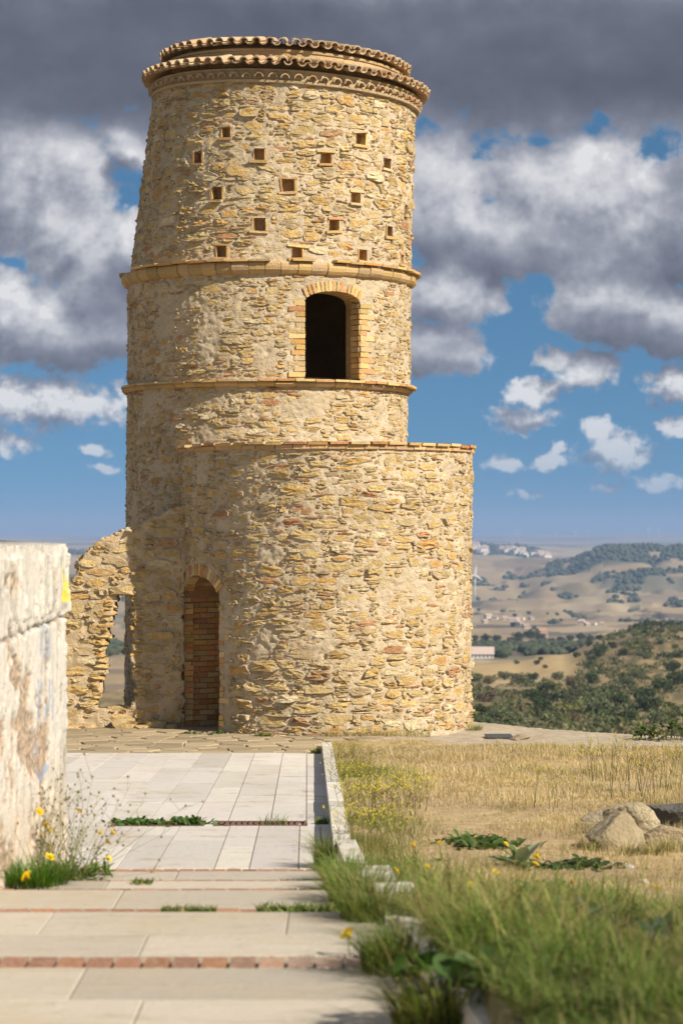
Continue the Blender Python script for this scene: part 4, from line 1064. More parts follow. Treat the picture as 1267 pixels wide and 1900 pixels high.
def land_xy(px, py, r0=380, r1=20000):
    """where the sight line through a photo pixel meets the land"""
    az = math.atan((px - CXP) / FPX); rs = np.exp(np.linspace(math.log(r0), math.log(r1), 1500))
    z = land_z(az, rs); f = EYE + (HZ - py) / FPX * rs * math.cos(az) - z; i = int(np.argmax(f < 0))
    r = rs[i]; return np.array([r * math.sin(az), r * math.cos(az), float(z[i])]), float(r)

def wood_mask(az, r):
    """where the far slopes carry woods (world coordinates)"""
    px = np.tan(az) * FPX + CXP
    w = fbm(az * 140, np.log(r) * 22, 0, 33, 4)
    m = np.zeros(np.shape(r))
    m = np.maximum(m, ((r > 4450) & (r < 5100) & (px > 1015) & (w > -.28)) * 1.0)
    m = np.maximum(m, ((r > 6900) & (r < 7900) & (px < 1010) & (w > -.35)) * 1.0)
    m = np.maximum(m, ((r > 3900) & (r < 4200) & (px > 1110) & (w > -.02)) * 1.0)
    m = np.maximum(m, ((r > 3300) & (r < 3650) & (px > 1120) & (w > .10)) * 1.0)
    m = np.maximum(m, ((r > 1050) & (r < 1420) & (w > -.10)) * 1.0)
    gl = np.abs(fbm(az * 30 + np.log(r) * 2.2, np.log(r) * 6, 0, 15, 3)) 
    m = np.maximum(m, ((r > 2500) & (r < 5000) & (gl < .035) & (w > .02)) * 1.0)
    return m
def build_land():
    fine = np.arctan((np.arange(60, 1330, 4.0) - CXP) / FPX)
    mid = np.linspace(fine[-1], R(30), 60)[1:]; midl = np.linspace(R(-30), fine[0], 60)[:-1]
    az = np.concatenate([np.linspace(R(-180), R(-30), 50)[:-1], midl, fine, mid, np.linspace(R(30), R(180), 50)[1:]])
    r = np.exp(np.linspace(math.log(44), math.log(34000), 420))
    A, RR = np.meshgrid(az, r); Z = land_z(A, RR); X, Y = RR * np.sin(A), RR * np.cos(A)
    px = np.tan(np.clip(A, -1.2, 1.2)) * FPX + CXP
    # field patchwork
    rng = np.random.default_rng(2); lr = np.log(RR)
    gx, gy = A * 42 + .8 * fbm(A * 20, lr * 4, 0, 3, 3) , lr * 13 + .9 * fbm(A * 16, lr * 5, 3, 4, 3)
    best = np.full(A.shape, 9e9); cid = np.zeros(A.shape, int); ix, iy = np.floor(gx), np.floor(gy)
    for a in (-1, 0, 1):
        for b in (-1, 0, 1):
            cx, cy = ix + a, iy + b; qx = cx + _hash(cx, cy, cx * 0, 5); qy = cy + _hash(cx, cy, cx * 0, 9)
            dd = (gx - qx) ** 2 + (gy - qy) ** 2; u = dd < best; best = np.where(u, dd, best); cid = np.where(u, (_hash(cx, cy, cx * 0, 21) * 1000).astype(int), cid)
    pal = np.array([[.40, .30, .175], [.36, .27, .165], [.31, .235, .15], [.42, .325, .20], [.27, .205, .14], [.34, .265, .15], [.20, .175, .115], [.38, .28, .16], [.17, .135, .10], [.44, .345, .215]])
    c = .84 * pal[cid % len(pal)] * (.92 + .16 * ((cid * 7) % 100) / 100)[..., None]
    scrub = np.array([.13, .108, .054]); dry = np.array([.28, .205, .108]); k = np.clip(.5 + 1.6 * fbm(A * 260, lr * 40, 0, 6, 4), 0, 1)[..., None]
    sc = scrub * k + dry * (1 - k)
    far_s = 640 + np.where(px > 1060, np.clip((px - 1060) * 4, 0, 420), 0)
    q = np.clip((far_s - RR) / 60, 0, 1)[..., None]; c = c * (1 - q) + sc * q
    gold = np.clip(1 - np.abs((RR - 780) / 140), 0, 1) * (px < 1090) * (px > 400); q = np.clip(gold * 3, 0, 1)[..., None]; c = c * (1 - q) + np.array([.42, .305, .155]) * q
    wd = wood_mask(A, RR)[..., None]; c = c * (1 - wd) + np.array([.075, .085, .048]) * wd
    nr, nc = A.shape; idx = np.arange(nr * nc).reshape(nr, nc)
    F = np.stack([idx[:-1, :-1], idx[:-1, 1:], idx[1:, 1:], idx[1:, :-1]], -1).reshape(-1, 4)
    o = obj('terrain', np.stack([X, Y, Z], -1), F, M['land'], None, True, c.reshape(-1, 3))
    tag(o, 'valley of dry fields and rolling hills reaching to the horizon', 'terrain', kind='structure')
build_land()

# ------------------------------------------------------------------ trees and bushes of the valley
def leaf_cloud(rng, lobes, n, size, cols):
    """leaf clumps scattered through overlapping lobes; lobes: (x, y, z, rx, ry, rz)"""
    L = np.array(lobes); wv = (L[:, 3] * L[:, 4] * L[:, 5]) ** .66; li = rng.choice(len(L), n, p=wv / wv.sum())
    dv = rng.normal(0, 1, (n, 3)); dv /= np.linalg.norm(dv, axis=1, keepdims=True); rad = rng.uniform(.45, 1.05, (n, 1)) ** .6
    P = L[li, :3] + dv * rad * L[li, 3:]
    a = rng.normal(0, 1, (n, 3)) + dv * .4; a /= np.linalg.norm(a, axis=1, keepdims=True)
    b = np.cross(a, rng.normal(0, 1, (n, 3))); b /= np.linalg.norm(b, axis=1, keepdims=True)
    s = size * rng.uniform(.55, 1.3, (n, 1))
    V = np.stack([P - a * s, P + b * s * .55, P + a * s, P - b * s * .55], 1).reshape(-1, 3)
    F = np.arange(4 * n).reshape(n, 4); ci = rng.choice(len(cols), n); c = np.array(cols)[ci] * rng.uniform(.75, 1.25, (n, 1))
    return V, F, np.repeat(c, 4, 0)
BARK = surf('bark', lambda n, p, t: (n.ramp(n.noise(p, 3, 4, .6), [(.35, (.10, .075, .05)), (.65, (.20, .155, .11))]), n.noise(p, 9, 3, .6), .05))
def proto_tree(name, seed, kind):
    rng = np.random.default_rng(seed)
    cols = {'dark': [(.048, .066, .02), (.065, .086, .027), (.036, .05, .017)], 'olive': [(.12, .13, .06), (.15, .16, .08), (.085, .098, .042)], 'yellow': [(.18, .18, .04), (.22, .205, .05), (.13, .145, .035)], 'brown': [(.165, .125, .065), (.20, .15, .08), (.11, .095, .045)]}[kind]
    lob = [(0, 0, 1.1, 1.5, 1.5, 1.1)] + [(rng.uniform(-1.5, 1.5), rng.uniform(-1.5, 1.5), rng.uniform(.4, 1.9), rng.uniform(.6, 1.2), rng.uniform(.6, 1.2), rng.uniform(.5, 1.0)) for _ in range(7)]
    V, F, C = leaf_cloud(rng, lob, 950, .20, cols)
    root = bpy.data.objects.new(name, None)
    crown = mesh('crown', V, F, M['tree'], False, C)
    A = Acc(); V, F = tube([(0, 0, -.6), (.05, .03, .4), (-.06, .05, 1.0), (0, 0, 1.6)], [.22, .17, .12, .05], 6); A.add(V, F)
    for _ in range(4):
        an = rng.uniform(0, 6.28); V, F = tube([(0, .03, .3 + rng.uniform(0, .4)), (math.cos(an) * .6, math.sin(an) * .6, 1.0), (math.cos(an) * 1.1, math.sin(an) * 1.1, 1.5)], [.09, .06, .03], 5); A.add(V, F)
    trunk = mesh('trunk', np.vstack(A.V), A.F, BARK, True)
    return crown, trunk
PROTO = {k: [proto_tree('tree', 100 + i * 7 + j, k) for j in range(3)] for i, k in enumerate(('dark', 'olive', 'yellow', 'brown'))}
def place_tree(name, px, py, wpx, kind, label, group, rng, hk=1.0, r0=380):
    p, r = land_xy(px, py, r0); s = wpx / FPX * r / 3.9
    crown, trunk = PROTO[kind][rng.integers(0, 3)]
    o = empty(name, p, label, 'tree' if 'tree' in name else 'bush', group); o.scale = (s * rng.uniform(.9, 1.15), s, s * hk * rng.uniform(.85, 1.1)); o.rotation_euler = (0, 0, rng.uniform(0, 6.28))
    for nm, me in (('crown', crown), ('trunk', trunk)): link(bpy.data.objects.new(nm, me), o)
rv = np.random.default_rng(19)
LAB = {'dark': ('round_bush', 'rounded dark green bush on the scrub slope below the hilltop'), 'olive': ('olive_tree', 'grey green olive tree on the scrub slope below the hilltop'), 'yellow': ('leafy_bush', 'yellowish green leafy bush on the scrub slope below the hilltop'), 'brown': ('dry_bush', 'brownish dry bush on the scrub slope below the hilltop')}
spots = [(1015, 1290, 32, 'dark'), (985, 1300, 34, 'dark'), (1025, 1280, 26, 'yellow'), (898, 1302, 42, 'brown'), (925, 1340, 60, 'olive'), (1005, 1325, 48, 'dark'), (1052, 1325, 36, 'yellow'), (1045, 1300, 40, 'olive'), (1080, 1300, 44, 'olive'), (1110, 1330, 60, 'olive'), (1150, 1310, 44, 'dark'), (1190, 1300, 46, 'dark'), (1205, 1320, 50, 'dark'), (1230, 1285, 44, 'dark'), (1255, 1270, 46, 'dark'), (1165, 1275, 36, 'olive'), (1130, 1290, 40, 'olive'), (1180, 1258, 30, 'olive'), (1245, 1245, 30, 'dark'), (880, 1265, 34, 'olive'), (905, 1270, 28, 'brown'), (935, 1262, 30, 'olive'), (960, 1270, 34, 'olive'), (890, 1330, 40, 'dark'), (960, 1330, 42, 'brown'), (1020, 1345, 44, 'olive'), (1070, 1345, 40, 'brown'), (1160, 1345, 44, 'dark'), (1215, 1345, 40, 'olive'), (985, 1265, 26, 'dark'), (1035, 1262, 26, 'olive'), (1060, 1275, 30, 'brown'), (1100, 1268, 30, 'dark')]
for px in range(1092, 1262, 22):
    for py in (1180, 1200, 1222): spots.append((px + rv.uniform(-7, 7), py + rv.uniform(-6, 6) + max(0, (1150 - px) * .25), rv.uniform(12, 20), rv.choice(['olive', 'olive', 'dark'])))
for s in ((1002, 1225, 10, 'dark'), (995, 1233, 15, 'dark'), (1070, 1220, 17, 'dark'), (957, 1232, 13, 'olive'), (1012, 1240, 13, 'brown'), (1112, 1218, 26, 'dark'), (1095, 1230, 22, 'dark'), (930, 1222, 22, 'dark'), (1000, 1300, 30, 'dark')): spots.append(s)
def where(px, py):
    hz = ('hard against the tower edge', 'a little right of the tower', 'left of mid valley view', 'in mid valley view', 'right of mid valley view', 'towards the right picture edge', 'at the right picture edge')[int(np.clip((px - 865) / 58, 0, 6))]
    return ('on the upper rise, ' if py < 1215 else 'in the upper scrub, ' if py < 1262 else 'midway down the scrub, ' if py < 1292 else 'low in the scrub, ' if py < 1322 else 'above the rim, ') + hz
ADJ = {'dark': 'dark green bush', 'olive': 'grey green olive tree', 'yellow': 'yellowish green bush', 'brown': 'brownish dry bush'}
seen = {}
for s in spots: seen.setdefault(('big ' if s[2] > 38 else 'small ' if s[2] < 20 else '') + ADJ[s[3]] + ' ' + where(s[0], s[1]), []).append(s)
for lab, same in seen.items():
    same.sort()
    for i, (px, py, w, k) in enumerate(same):
        full = lab if len(same) == 1 else ('leftmost ', 'next ', 'third ', 'fourth ', 'fifth ')[i] + lab
        place_tree(LAB[k][0], px, py, w, k, full, 'bushes and trees of the scrub slope', rv)
def build_scrub():
    """low brush between the bushes, one mass to the eye"""
    rng = np.random.default_rng(45); n = 2600; px = rng.uniform(866, 1275, n); r = np.exp(rng.uniform(math.log(380), math.log(980), n)); az = np.arctan((px - CXP) / FPX)
    lim = 640 + np.clip((px - 1060) * 3.4, 0, 340); k = (r < lim) & (fbm(az * 150, np.log(r) * 24, 0, 61, 3) > -.02); az, r = az[k], r[k]; n = len(r); z = land_z(az, r); Vs, Cs = [], []
    P0 = np.stack([r * np.sin(az), r * np.cos(az), z], -1); s = rng.gamma(5, .28, n)
    cols = np.array([(.115, .112, .052), (.15, .135, .066), (.07, .085, .03), (.05, .068, .022), (.17, .13, .066), (.115, .125, .036)])[rng.choice(6, n, p=[.28, .2, .18, .14, .1, .1])]
    m = 52; dv = rng.normal(0, 1, (n, m, 3)); dv /= np.linalg.norm(dv, axis=2, keepdims=True); dv[..., 2] = np.abs(dv[..., 2]) * .75
    Q = P0[:, None] + dv * s[:, None, None] * rng.uniform(.5, 1.1, (n, m, 1)); a = rng.normal(0, 1, (n, m, 3)); a /= np.linalg.norm(a, axis=2, keepdims=True); b = np.cross(a, rng.normal(0, 1, (n, m, 3))); b /= np.linalg.norm(b, axis=2, keepdims=True)
    q = s[:, None, None] *   .19 * rng.uniform(.6, 1.3, (n, m, 1)); V = np.stack([Q - a * q, Q + b * q * .6, Q + a * q, Q - b * q * .6], 2).reshape(-1, 3)
    C = np.repeat((cols[:, None] * rng.uniform(.7, 1.3, (n, m, 1))).reshape(-1, 3), 4, 0)
    tag(obj('scrub', V, np.arange(len(V)).reshape(-1, 4), M['tree'], None, False, C), 'low olive brown brush covering the slope below the hilltop', 'scrub', kind='stuff')
build_scrub()
for px, w, dy in ((880, 15, 0), (900, 20, 0), (922, 18, 2), (945, 15, 3), (962, 24, -2), (985, 26, -4), (1003, 22, 0), (1022, 15, 4), (1040, 18, 2), (1058, 16, 0), (1078, 20, -2), (1095, 18, 0), (1110, 16, 1), (1156, 22, -8), (1130, 16, 0), (1180, 26, -8), (1200, 30, -8), (1222, 30, -8), (1245, 30, -6), (1262, 26, -5), (960, 20, 8), (990, 18, 8), (1032, 16, 9), (1050, 18, 12)):
    place_tree('dark_tree', px, 1190 + dy, w, 'dark', 'dark green tree in the tree belt across the valley floor', 'trees of the valley belt', rv, 1.1, 1000)
for px, py, w in ((981, 1140, 9), (1033, 1142, 9), (1040, 1153, 8), (953, 1163, 14), (990, 1168, 10), (955, 1145, 10), (888, 1135, 8), (1110, 1136, 5), (1015, 1140, 6)):
    place_tree('field_tree', px, py, w, 'dark', 'small lone tree among the far valley fields', 'lone trees in the far fields', rv, 1.1, 1500)

def build_woods():
    """woods and hedges of the far hills, which read as one mass"""
    rng = np.random.default_rng(44); bm = bmesh.new(); bmesh.ops.create_icosphere(bm, subdivisions=1, radius=1); B = np.array([v.co[:] for v in bm.verts]); BF = np.array([[v.index for v in f.verts] for f in bm.faces]); bm.free()
    az = np.arctan((rng.uniform(60, 1300, 90000) - CXP) / FPX); r = np.exp(rng.uniform(math.log(1050), math.log(7900), 90000))
    k = wood_mask(az, r) > .5; az, r = az[k], r[k]; sel = rng.permutation(len(r))[:8000]; az, r = az[sel], r[sel]; z = land_z(az, r); n = len(r)
    s = rng.uniform(2.2, 4.6, n) * np.clip(r / 3500, .6, 1.5)
    V = B[None] * (1 + rng.normal(0, .18, (n, len(B), 1))) * s[:, None, None] * np.array([1.1, 1.1, .95]) + np.stack([r * np.sin(az), r * np.cos(az), z + s * .45], -1)[:, None]
    F = (BF[None] + (np.arange(n) * len(B))[:, None, None]).reshape(-1, 3)
    C = np.repeat(np.array([.065, .078, .042]) * rng.uniform(.7, 1.3, (n, 1)), len(B), 0)
    tag(obj('far_woods', V.reshape(-1, 3), F, M['tree'], None, True, C), 'dark woods and hedge lines on the far hills', 'woods', kind='stuff')
build_woods()

# ------------------------------------------------------------------ farm buildings, far town, wind turbines
m_white = surf('pale_render', lambda n, p, t: t, .9); 
def house(name, p, w, l, h, rot, label, group, wall=(.62, .56, .48), roof=(.40, .24, .16), nwin=3, cat='house'):
    o = empty(name, p, label, cat, group); o.rotation_euler = (0, 0, rot)
    V = [(-l / 2, -w / 2, -2), (l / 2, -w / 2, -2), (l / 2, w / 2, -2), (-l / 2, w / 2, -2), (-l / 2, -w / 2, h), (l / 2, -w / 2, h), (l / 2, w / 2, h), (-l / 2, w / 2, h), (-l / 2, 0, h + w * .24), (l / 2, 0, h + w * .24)]
    obj('wall', V, [(0, 1, 5, 4), (1, 2, 6, 9, 5), (2, 3, 7, 6), (3, 0, 4, 8, 7)], m_white, o, False, np.array(wall))
    e = .35; a = w / 2 + e; zr = h - e * .48
    V = [(-l / 2 - e, -a, zr), (l / 2 + e, -a, zr), (l / 2 + e, 0, h + w * .24 + .1), (-l / 2 - e, 0, h + w * .24 + .1), (-l / 2 - e, a, zr), (l / 2 + e, a, zr)]
    V += [(x, y, z + .25) for x, y, z in V]
    obj('roof', V, [(6, 7, 8, 9), (9, 8, 11, 10), (1, 0, 3, 2), (2, 3, 4, 5), (0, 1, 7, 6), (5, 4, 10, 11), (1, 2, 8, 7), (2, 5, 11, 8), (3, 0, 6, 9), (4, 3, 9, 10)], m_white, o, False, np.array(roof))
    for i in range(nwin):
        x = -l / 2 + (i + .5) * l / nwin; c, F = box(x, -w / 2 - .03, h * .55, min(1.2, l / nwin * .4), .1, h * .32); obj('window', c, F, m_white, o, False, np.array([.09, .09, .10]))
p, r = land_xy(893, 1222, 500); house('farm_shed', p, 11, 44 / FPX * r, 9 / FPX * r, R(-3), 'long low farm shed with pinkish roof at the field edge by the tower', None, (.58, .55, .50), (.46, .36, .31), 6, 'shed')
p, r = land_xy(1004, 1182, 900); house('farmhouse', p, 9, 15 / FPX * r, 11 / FPX * r, R(20), 'small stone farmhouse with brown roof in the dark tree belt', None, (.36, .29, .21), (.34, .20, .13), 3)
for i, (px, py, w) in enumerate(((899, 1156, 8), (905, 1147, 12), (918, 1150, 10), (936, 1151, 9), (948, 1154, 12), (958, 1153, 9), (968, 1151, 8), (975, 1166, 11), (985, 1150, 7), (1078, 1158, 12), (1088, 1161, 7), (1103, 1160, 6), (1117, 1160, 6), (1203, 1156, 5), (1236, 1154, 6), (966, 1161, 8))):
    p, r = land_xy(px, py, 1600); house('village_house', p, 8, w / FPX * r, w * .42 / FPX * r, rv.uniform(-.5, .5), 'small pale house with reddish roof in the far valley hamlet', 'houses of the valley hamlet', tuple(np.array([.56, .50, .44]) * rv.uniform(.8, 1.1)), tuple(np.array([.36, .26, .21]) * rv.uniform(.8, 1.2)), 2)
for i in range(46):
    px = rv.uniform(872, 905) if i < 14 else rv.uniform(930, 1020); py = rv.uniform(1004, 1014) if i < 14 else 1012 + (px - 930) * .16 + rv.uniform(0, 8)
    r = rv.uniform(6900, 7500); p = land_at(px, r); house('town_house', p, 12, rv.uniform(12, 20), rv.uniform(7, 12), rv.uniform(-.6, .6), 'tiny pale house of the hill town below the far ridge', 'houses of the hill town', tuple(np.array([.66, .60, .54]) * rv.uniform(.8, 1.1)), (.45, .34, .28), 2)
def turbine(px, r, hgt, label, group=None, base=None, rot=0.4):
    p = land_at(px, r) if base is None else base
    o = empty('wind_turbine', p, label, 'wind turbine', group); m = m_white; c = np.array([.74, .74, .74])
    V, F = tube([(0, 0, -3), (0, 0, hgt * .5), (0, 0, hgt)], [hgt * .022, hgt * .018, hgt * .012], 8); obj('tower', V, F, m, o, True, c)
    V, F = box(0, -hgt * .01, hgt, hgt * .03, hgt * .08, hgt * .03); obj('nacelle', V, F, m, o, False, c)
    for k in range(3):
        a = rot + k * 2 * math.pi / 3; d = np.array([math.sin(a), 0, math.cos(a)]); q = np.array([math.cos(a), 0, -math.sin(a)]); L = hgt * .36; c0 = np.array([0, -hgt * .055, hgt])
        V = []
        for t, w in ((.02, .012), (.2, .03), (.6, .02), (1, .005)):
            for s, y in ((-1, -.004), (1, -.004), (1, .004), (-1, .004)): V.append(c0 + d * L * t + q * hgt * w * s + np.array([0, hgt * y, 0]))
        F = [(i * 4 + j, i * 4 + (j + 1) % 4, i * 4 + 4 + (j + 1) % 4, i * 4 + 4 + j) for i in range(3) for j in range(4)] + [(3, 2, 1, 0), (12, 13, 14, 15)]
        obj('blade', V, F, m, o, False, c)
for i, (px, hp) in enumerate(((954, 15), (962, 18), (1030, 14), (1066, 16), (1090, 16), (1203, 19), (1221, 18))):
    turbine(px, 16500 + 300 * i, hp / FPX * 16500, 'tiny pale wind turbine on the hazy horizon ridge', 'wind turbines on the horizon', rot=.3 + i * .7)
p, r = land_xy(881, 1116, 2200); turbine(881, r, 50 / FPX * r, 'nearest grey wind turbine, on the slope close beside the tower', base=p, rot=.15)

# air: even haze over the whole country
def build_haze():
    V, F = box(0, 0, 0, 72000, 72000, 1); V[:, 2] = np.where(V[:, 2] > 0, 130.0, -420.0)
    m = bpy.data.materials.new('air'); m.use_nodes = True; t = m.node_tree; t.nodes.clear()
    v = t.nodes.new('ShaderNodeVolumePrincipled'); v.inputs['Color'].default_value = (.38, .55, .86, 1); v.inputs['Density'].default_value = 0.00009; v.inputs['Anisotropy'].default_value = 0.0
    o = t.nodes.new('ShaderNodeOutputMaterial'); t.links.new(v.outputs[0], o.inputs['Volume'])
    tag(obj('haze', V, F, m, None, False), 'thin blue haze over the far hills', 'haze', kind='stuff')
HAZE = True

# ------------------------------------------------------------------ grass and plants
def blades(P, H, W, bend, az, col, nseg=2, tipcol=1.0):
    """grass blades; returns V, F (quads and a tip triangle as quads), C"""
    n = len(P); up = np.array([0, 0, 1.0]); dirv = np.stack([np.cos(az), np.sin(az), 0 * az], -1); side = np.stack([-np.sin(az), np.cos(az), 0 * az], -1)
    rows = []
    for k in range(nseg + 1):
        t = k / nseg; c = P + up * (H * t * (1 - .35 * bend * t))[:, None] + dirv * (bend * H * t * t)[:, None]
        w = (W * (1 - t ** 1.5) * .5)[:, None]
        if k < nseg: rows += [c - side * w, c + side * w]
        else: rows.append(c)
    m = len(rows); V = np.stack(rows, 1).reshape(-1, 3); b = (np.arange(n) * m)[:, None]
    Q = np.concatenate([b + np.array([[2 * k, 2 * k + 1, 2 * k + 3, 2 * k + 2]]) for k in range(nseg - 1)]) if nseg > 1 else np.zeros((0, 4), int)
    T = b + np.array([[2 * nseg - 2, 2 * nseg - 1, 2 * nseg]])
    C = np.repeat(col, m, 0)
    return V, Q, T, C
def tri_obj(name, parts, mat, parent=None):
    Vs, Ts, Cs, o = [], [], [], 0
    for V, Q, T, C in parts:
        Vs.append(V); Cs.append(C)
        if len(Q): Ts += [Q[:, [0, 1, 2]] + o, Q[:, [0, 2, 3]] + o]
        if len(T): Ts.append(T + o)
        o += len(V)
    return obj(name, np.vstack(Vs), np.vstack(Ts), mat, parent, False, np.vstack(Cs))
def mixcol(rng, n, cols, p=None, j=.2):
    i = rng.choice(len(cols), n, p=p); return np.array(cols)[i] * rng.uniform(1 - j, 1 + j, (n, 1))
STRAW = [(.62, .49, .27), (.56, .43, .23), (.70, .59, .37), (.44, .33, .18), (.52, .46, .21)]
GREEN = [(.11, .175, .03), (.15, .215, .045), (.07, .12, .025), (.21, .25, .06), (.31, .28, .11)]

def in_view(x, d, lo=-.06, hi=.165): return (x / d > lo) & (x / d < hi)
def build_dry_grass():
    rng = np.random.default_rng(70); n = 430000
    d = np.sqrt(rng.uniform(8.5 ** 2, 31.0 ** 2, n)); x = np.where(rng.uniform(0, 1, n) < .77, rng.uniform(-.02, .165, n), rng.uniform(.165, .26, n)) * d + rng.normal(0, .02, n)
    k = (x > kerb_x(d) + .13) & (d < 30.2 - .35 * np.clip(x - 1, 0, 6) + .5 * fbm(x * 1.3, d * 1.3, 0, 9, 3)); x, d = x[k], d[k]
    den = fbm(x * 1.3, d * .55, 0, 4, 4); k = rng.uniform(0, 1, len(x)) < np.clip(.62 - den * 1.7 + .5 * fbm(x * 7, d * 7, 0, 18, 2), .20, 1); x, d = x[k], d[k]; n = len(x)
    z = ground_z(x, d); tall = np.clip(.62 + 1.2 * fbm(x * 2.2, d * .9, 0, 31, 4), .22, 2.2)
    near = np.clip((x - kerb_x(d) - .1) / 1.0, 0, 1)
    H = rng.gamma(4, .018, n) * tall * (1.15 - .3 * near); W = rng.uniform(.003, .006, n) * np.clip(d / 18, .7, 1.4)
    gm = np.clip(.75 * (1 - near) + .05 + 1.0 * fbm(x * .8, d * .6, 2, 55, 3) + np.clip((17 - d) / 6, 0, 1) * .7 - .1, 0, .95)
    isg = rng.uniform(0, 1, n) < gm
    col = np.where(isg[:, None], mixcol(rng, n, [(.20, .22, .065), (.27, .26, .09), (.15, .19, .05), (.34, .31, .11)]), mixcol(rng, n, STRAW, [.3, .25, .2, .1, .15], .3)) * (1 + .35 * fbm(x * 1.2, d * .9, 5, 66, 3))[:, None]
    o = tri_obj('dry_grass', [blades(np.column_stack([x, d, z - .005]), H, W, rng.uniform(.1, 1.1, n), rng.uniform(0, 6.28, n), col, 2)], M['grass'])
    tag(o, 'short dry straw coloured grass covering the ground right of the walk', 'grass', kind='stuff')
build_dry_grass()
def build_green_grass():
    rng = np.random.default_rng(71); parts = []
    # lush strip beside the lower kerb and over the bank in the foreground
    n = 95000; d = rng.uniform(4.6, 16.0, n) ** 1.0; off = rng.gamma(1.6, .40, n); x = kerb_x(d) + .06 + off
    k = in_view(x, d, -.05, .24) & (rng.uniform(0, 1, n) < np.clip(1.3 - off / (.55 + np.clip(14 - d, 0, 9) * .42), 0, 1) * np.clip((16.2 - d) / 3.0, .1, 1)); x, d = x[k], d[k]; n = len(x); z = ground_z(x, d)
    pat = fbm(x * 1.6, d * 1.1, 0, 91, 3); clump = fbm(x * 5, d * 4, 0, 95, 2); H = rng.gamma(3, .042, n) * np.clip(1.2 - (d - 6) * .06, .45, 1.25) * np.clip(.8 + 1.0 * pat + .9 * clump, .25, 2); W = rng.uniform(.005, .010, n)
    fade = np.clip((x - kerb_x(d)) / np.clip(.6 + (12 - d) * .16, .5, 2), 0, 1); isd = rng.uniform(0, 1, n) < np.clip(fade * .45 + .8 * fbm(x * 1.1, d * .8, 3, 92, 3), 0.03, .85)
    col = np.where(isd[:, None], mixcol(rng, n, [(.30, .25, .10), (.36, .28, .12), (.24, .22, .08)]), mixcol(rng, n, GREEN, [.28, .24, .2, .16, .12], .4) * (1 + .6 * pat[:, None] + .5 * clump[:, None]))
    parts.append(blades(np.column_stack([x, d, z - .01]), H, W, rng.uniform(.3, 1.5, n), rng.uniform(0, 6.28, n), col, 3))
    o = tri_obj('green_grass', parts, M['grass']); tag(o, 'lush blurred green grass over the bank in the right foreground', 'grass', kind='stuff')
build_green_grass()
def tuft(name, x, d, z, n, rad, h, label, cols=GREEN, seed=0, w=.006, group=None, bend=(.3, 1.1), lean=None):
    rng = np.random.default_rng(seed); a = rng.uniform(0, 6.28, n); r = rad * np.sqrt(rng.uniform(0, 1, n))
    sx = rad if np.isscalar(rad) else rad[0]
    P = np.column_stack([r * np.cos(a), r * np.sin(a), np.zeros(n)]); az = a + rng.normal(0, .5, n) if lean is None else rng.normal(lean, .9, n)
    o = tri_obj(name, [blades(P, rng.uniform(.45, 1.1, n) * h, rng.uniform(.6, 1.3, n) * w, rng.uniform(*bend, n), az, mixcol(rng, n, cols, None, .25), 3)], M['grass'])
    o.location = (x, d, z); tag(o, label, 'grass', group); return o
def zz_path(d): return .495 + (15.2 - d) * .0369
# tufts along the foot of the kerb
tuft('grass_tuft', -.07, 15.35, .50, 420, .10, .28, 'spiky green grass tuft at the bend where the ramp kerb ends', seed=1, w=.006)
tuft('grass_tuft', .02, 13.9, .58, 520, .13, .26, 'green grass tuft on the low steps beside the stepped kerb', seed=2, w=.007)
tuft('grass_tuft', .06, 12.9, .68, 620, .15, .25, 'bushy green grass tuft below the second stepped kerb stone', seed=3, w=.007)
tuft('grass_tuft', .10, 11.9, .78, 620, .16, .25, 'wide green grass tuft hiding the third stepped kerb stone', seed=4, w=.008)
tuft('grass_tuft', .15, 10.9, .86, 520, .15, .26, 'blurred green grass tuft below the pale blurred kerb block', seed=5, w=.008)
tuft('grass_tuft', .25, 9.6, .87, 560, .17, .28, 'large blurred grass tuft leaning over the right edge of the steps', seed=6, w=.009)
tuft('grass_tuft', .36, 8.4, .87, 560, .18, .32, 'nearest blurred grass tuft at the bottom edge of the steps', seed=7, w=.010)
def row_weed(x0, x1, d, z, n, h, label, seed, leaf=.012):
    rng = np.random.default_rng(seed); P = np.column_stack([rng.uniform(x0, x1, n) - (x0 + x1) / 2, rng.normal(0, .03, n), np.zeros(n)])
    o = tri_obj('grass_tuft', [blades(P, rng.uniform(.3, 1.1, n) * h, rng.uniform(.6, 1.3, n) * leaf, rng.uniform(.3, 1.2, n), rng.uniform(0, 6.28, n), mixcol(rng, n, GREEN, None, .25), 3)], M['grass'])
    o.location = ((x0 + x1) / 2, d, z); tag(o, label, 'grass')
row_weed(-.86, -.60, 11.56, .80, 220, .05, 'low green weeds in the step joint left of the middle', 11)
row_weed(-.40, .02, 11.56, .80, 420, .07, 'low green grass in the step joint next to the kerb', 12)
row_weed(-1.14, -1.03, 13.22, .70, 120, .035, 'tiny green weed alone in the step joint near the ramp foot', 13)
row_weed(-.62, -.42, 18.6, .37, 60, .12, 'thin grass blades sprouting from the rusty drain grate', 14, .006)
row_weed(-.2, -.10, 18.65, .37, 130, .07, 'small dark weed between drain grate and kerb', 15, .010)
row_weed(-.36, -.24, 28.55, .0, 120, .09, 'small weed at the far end of the kerb by the tower', 16, .010)

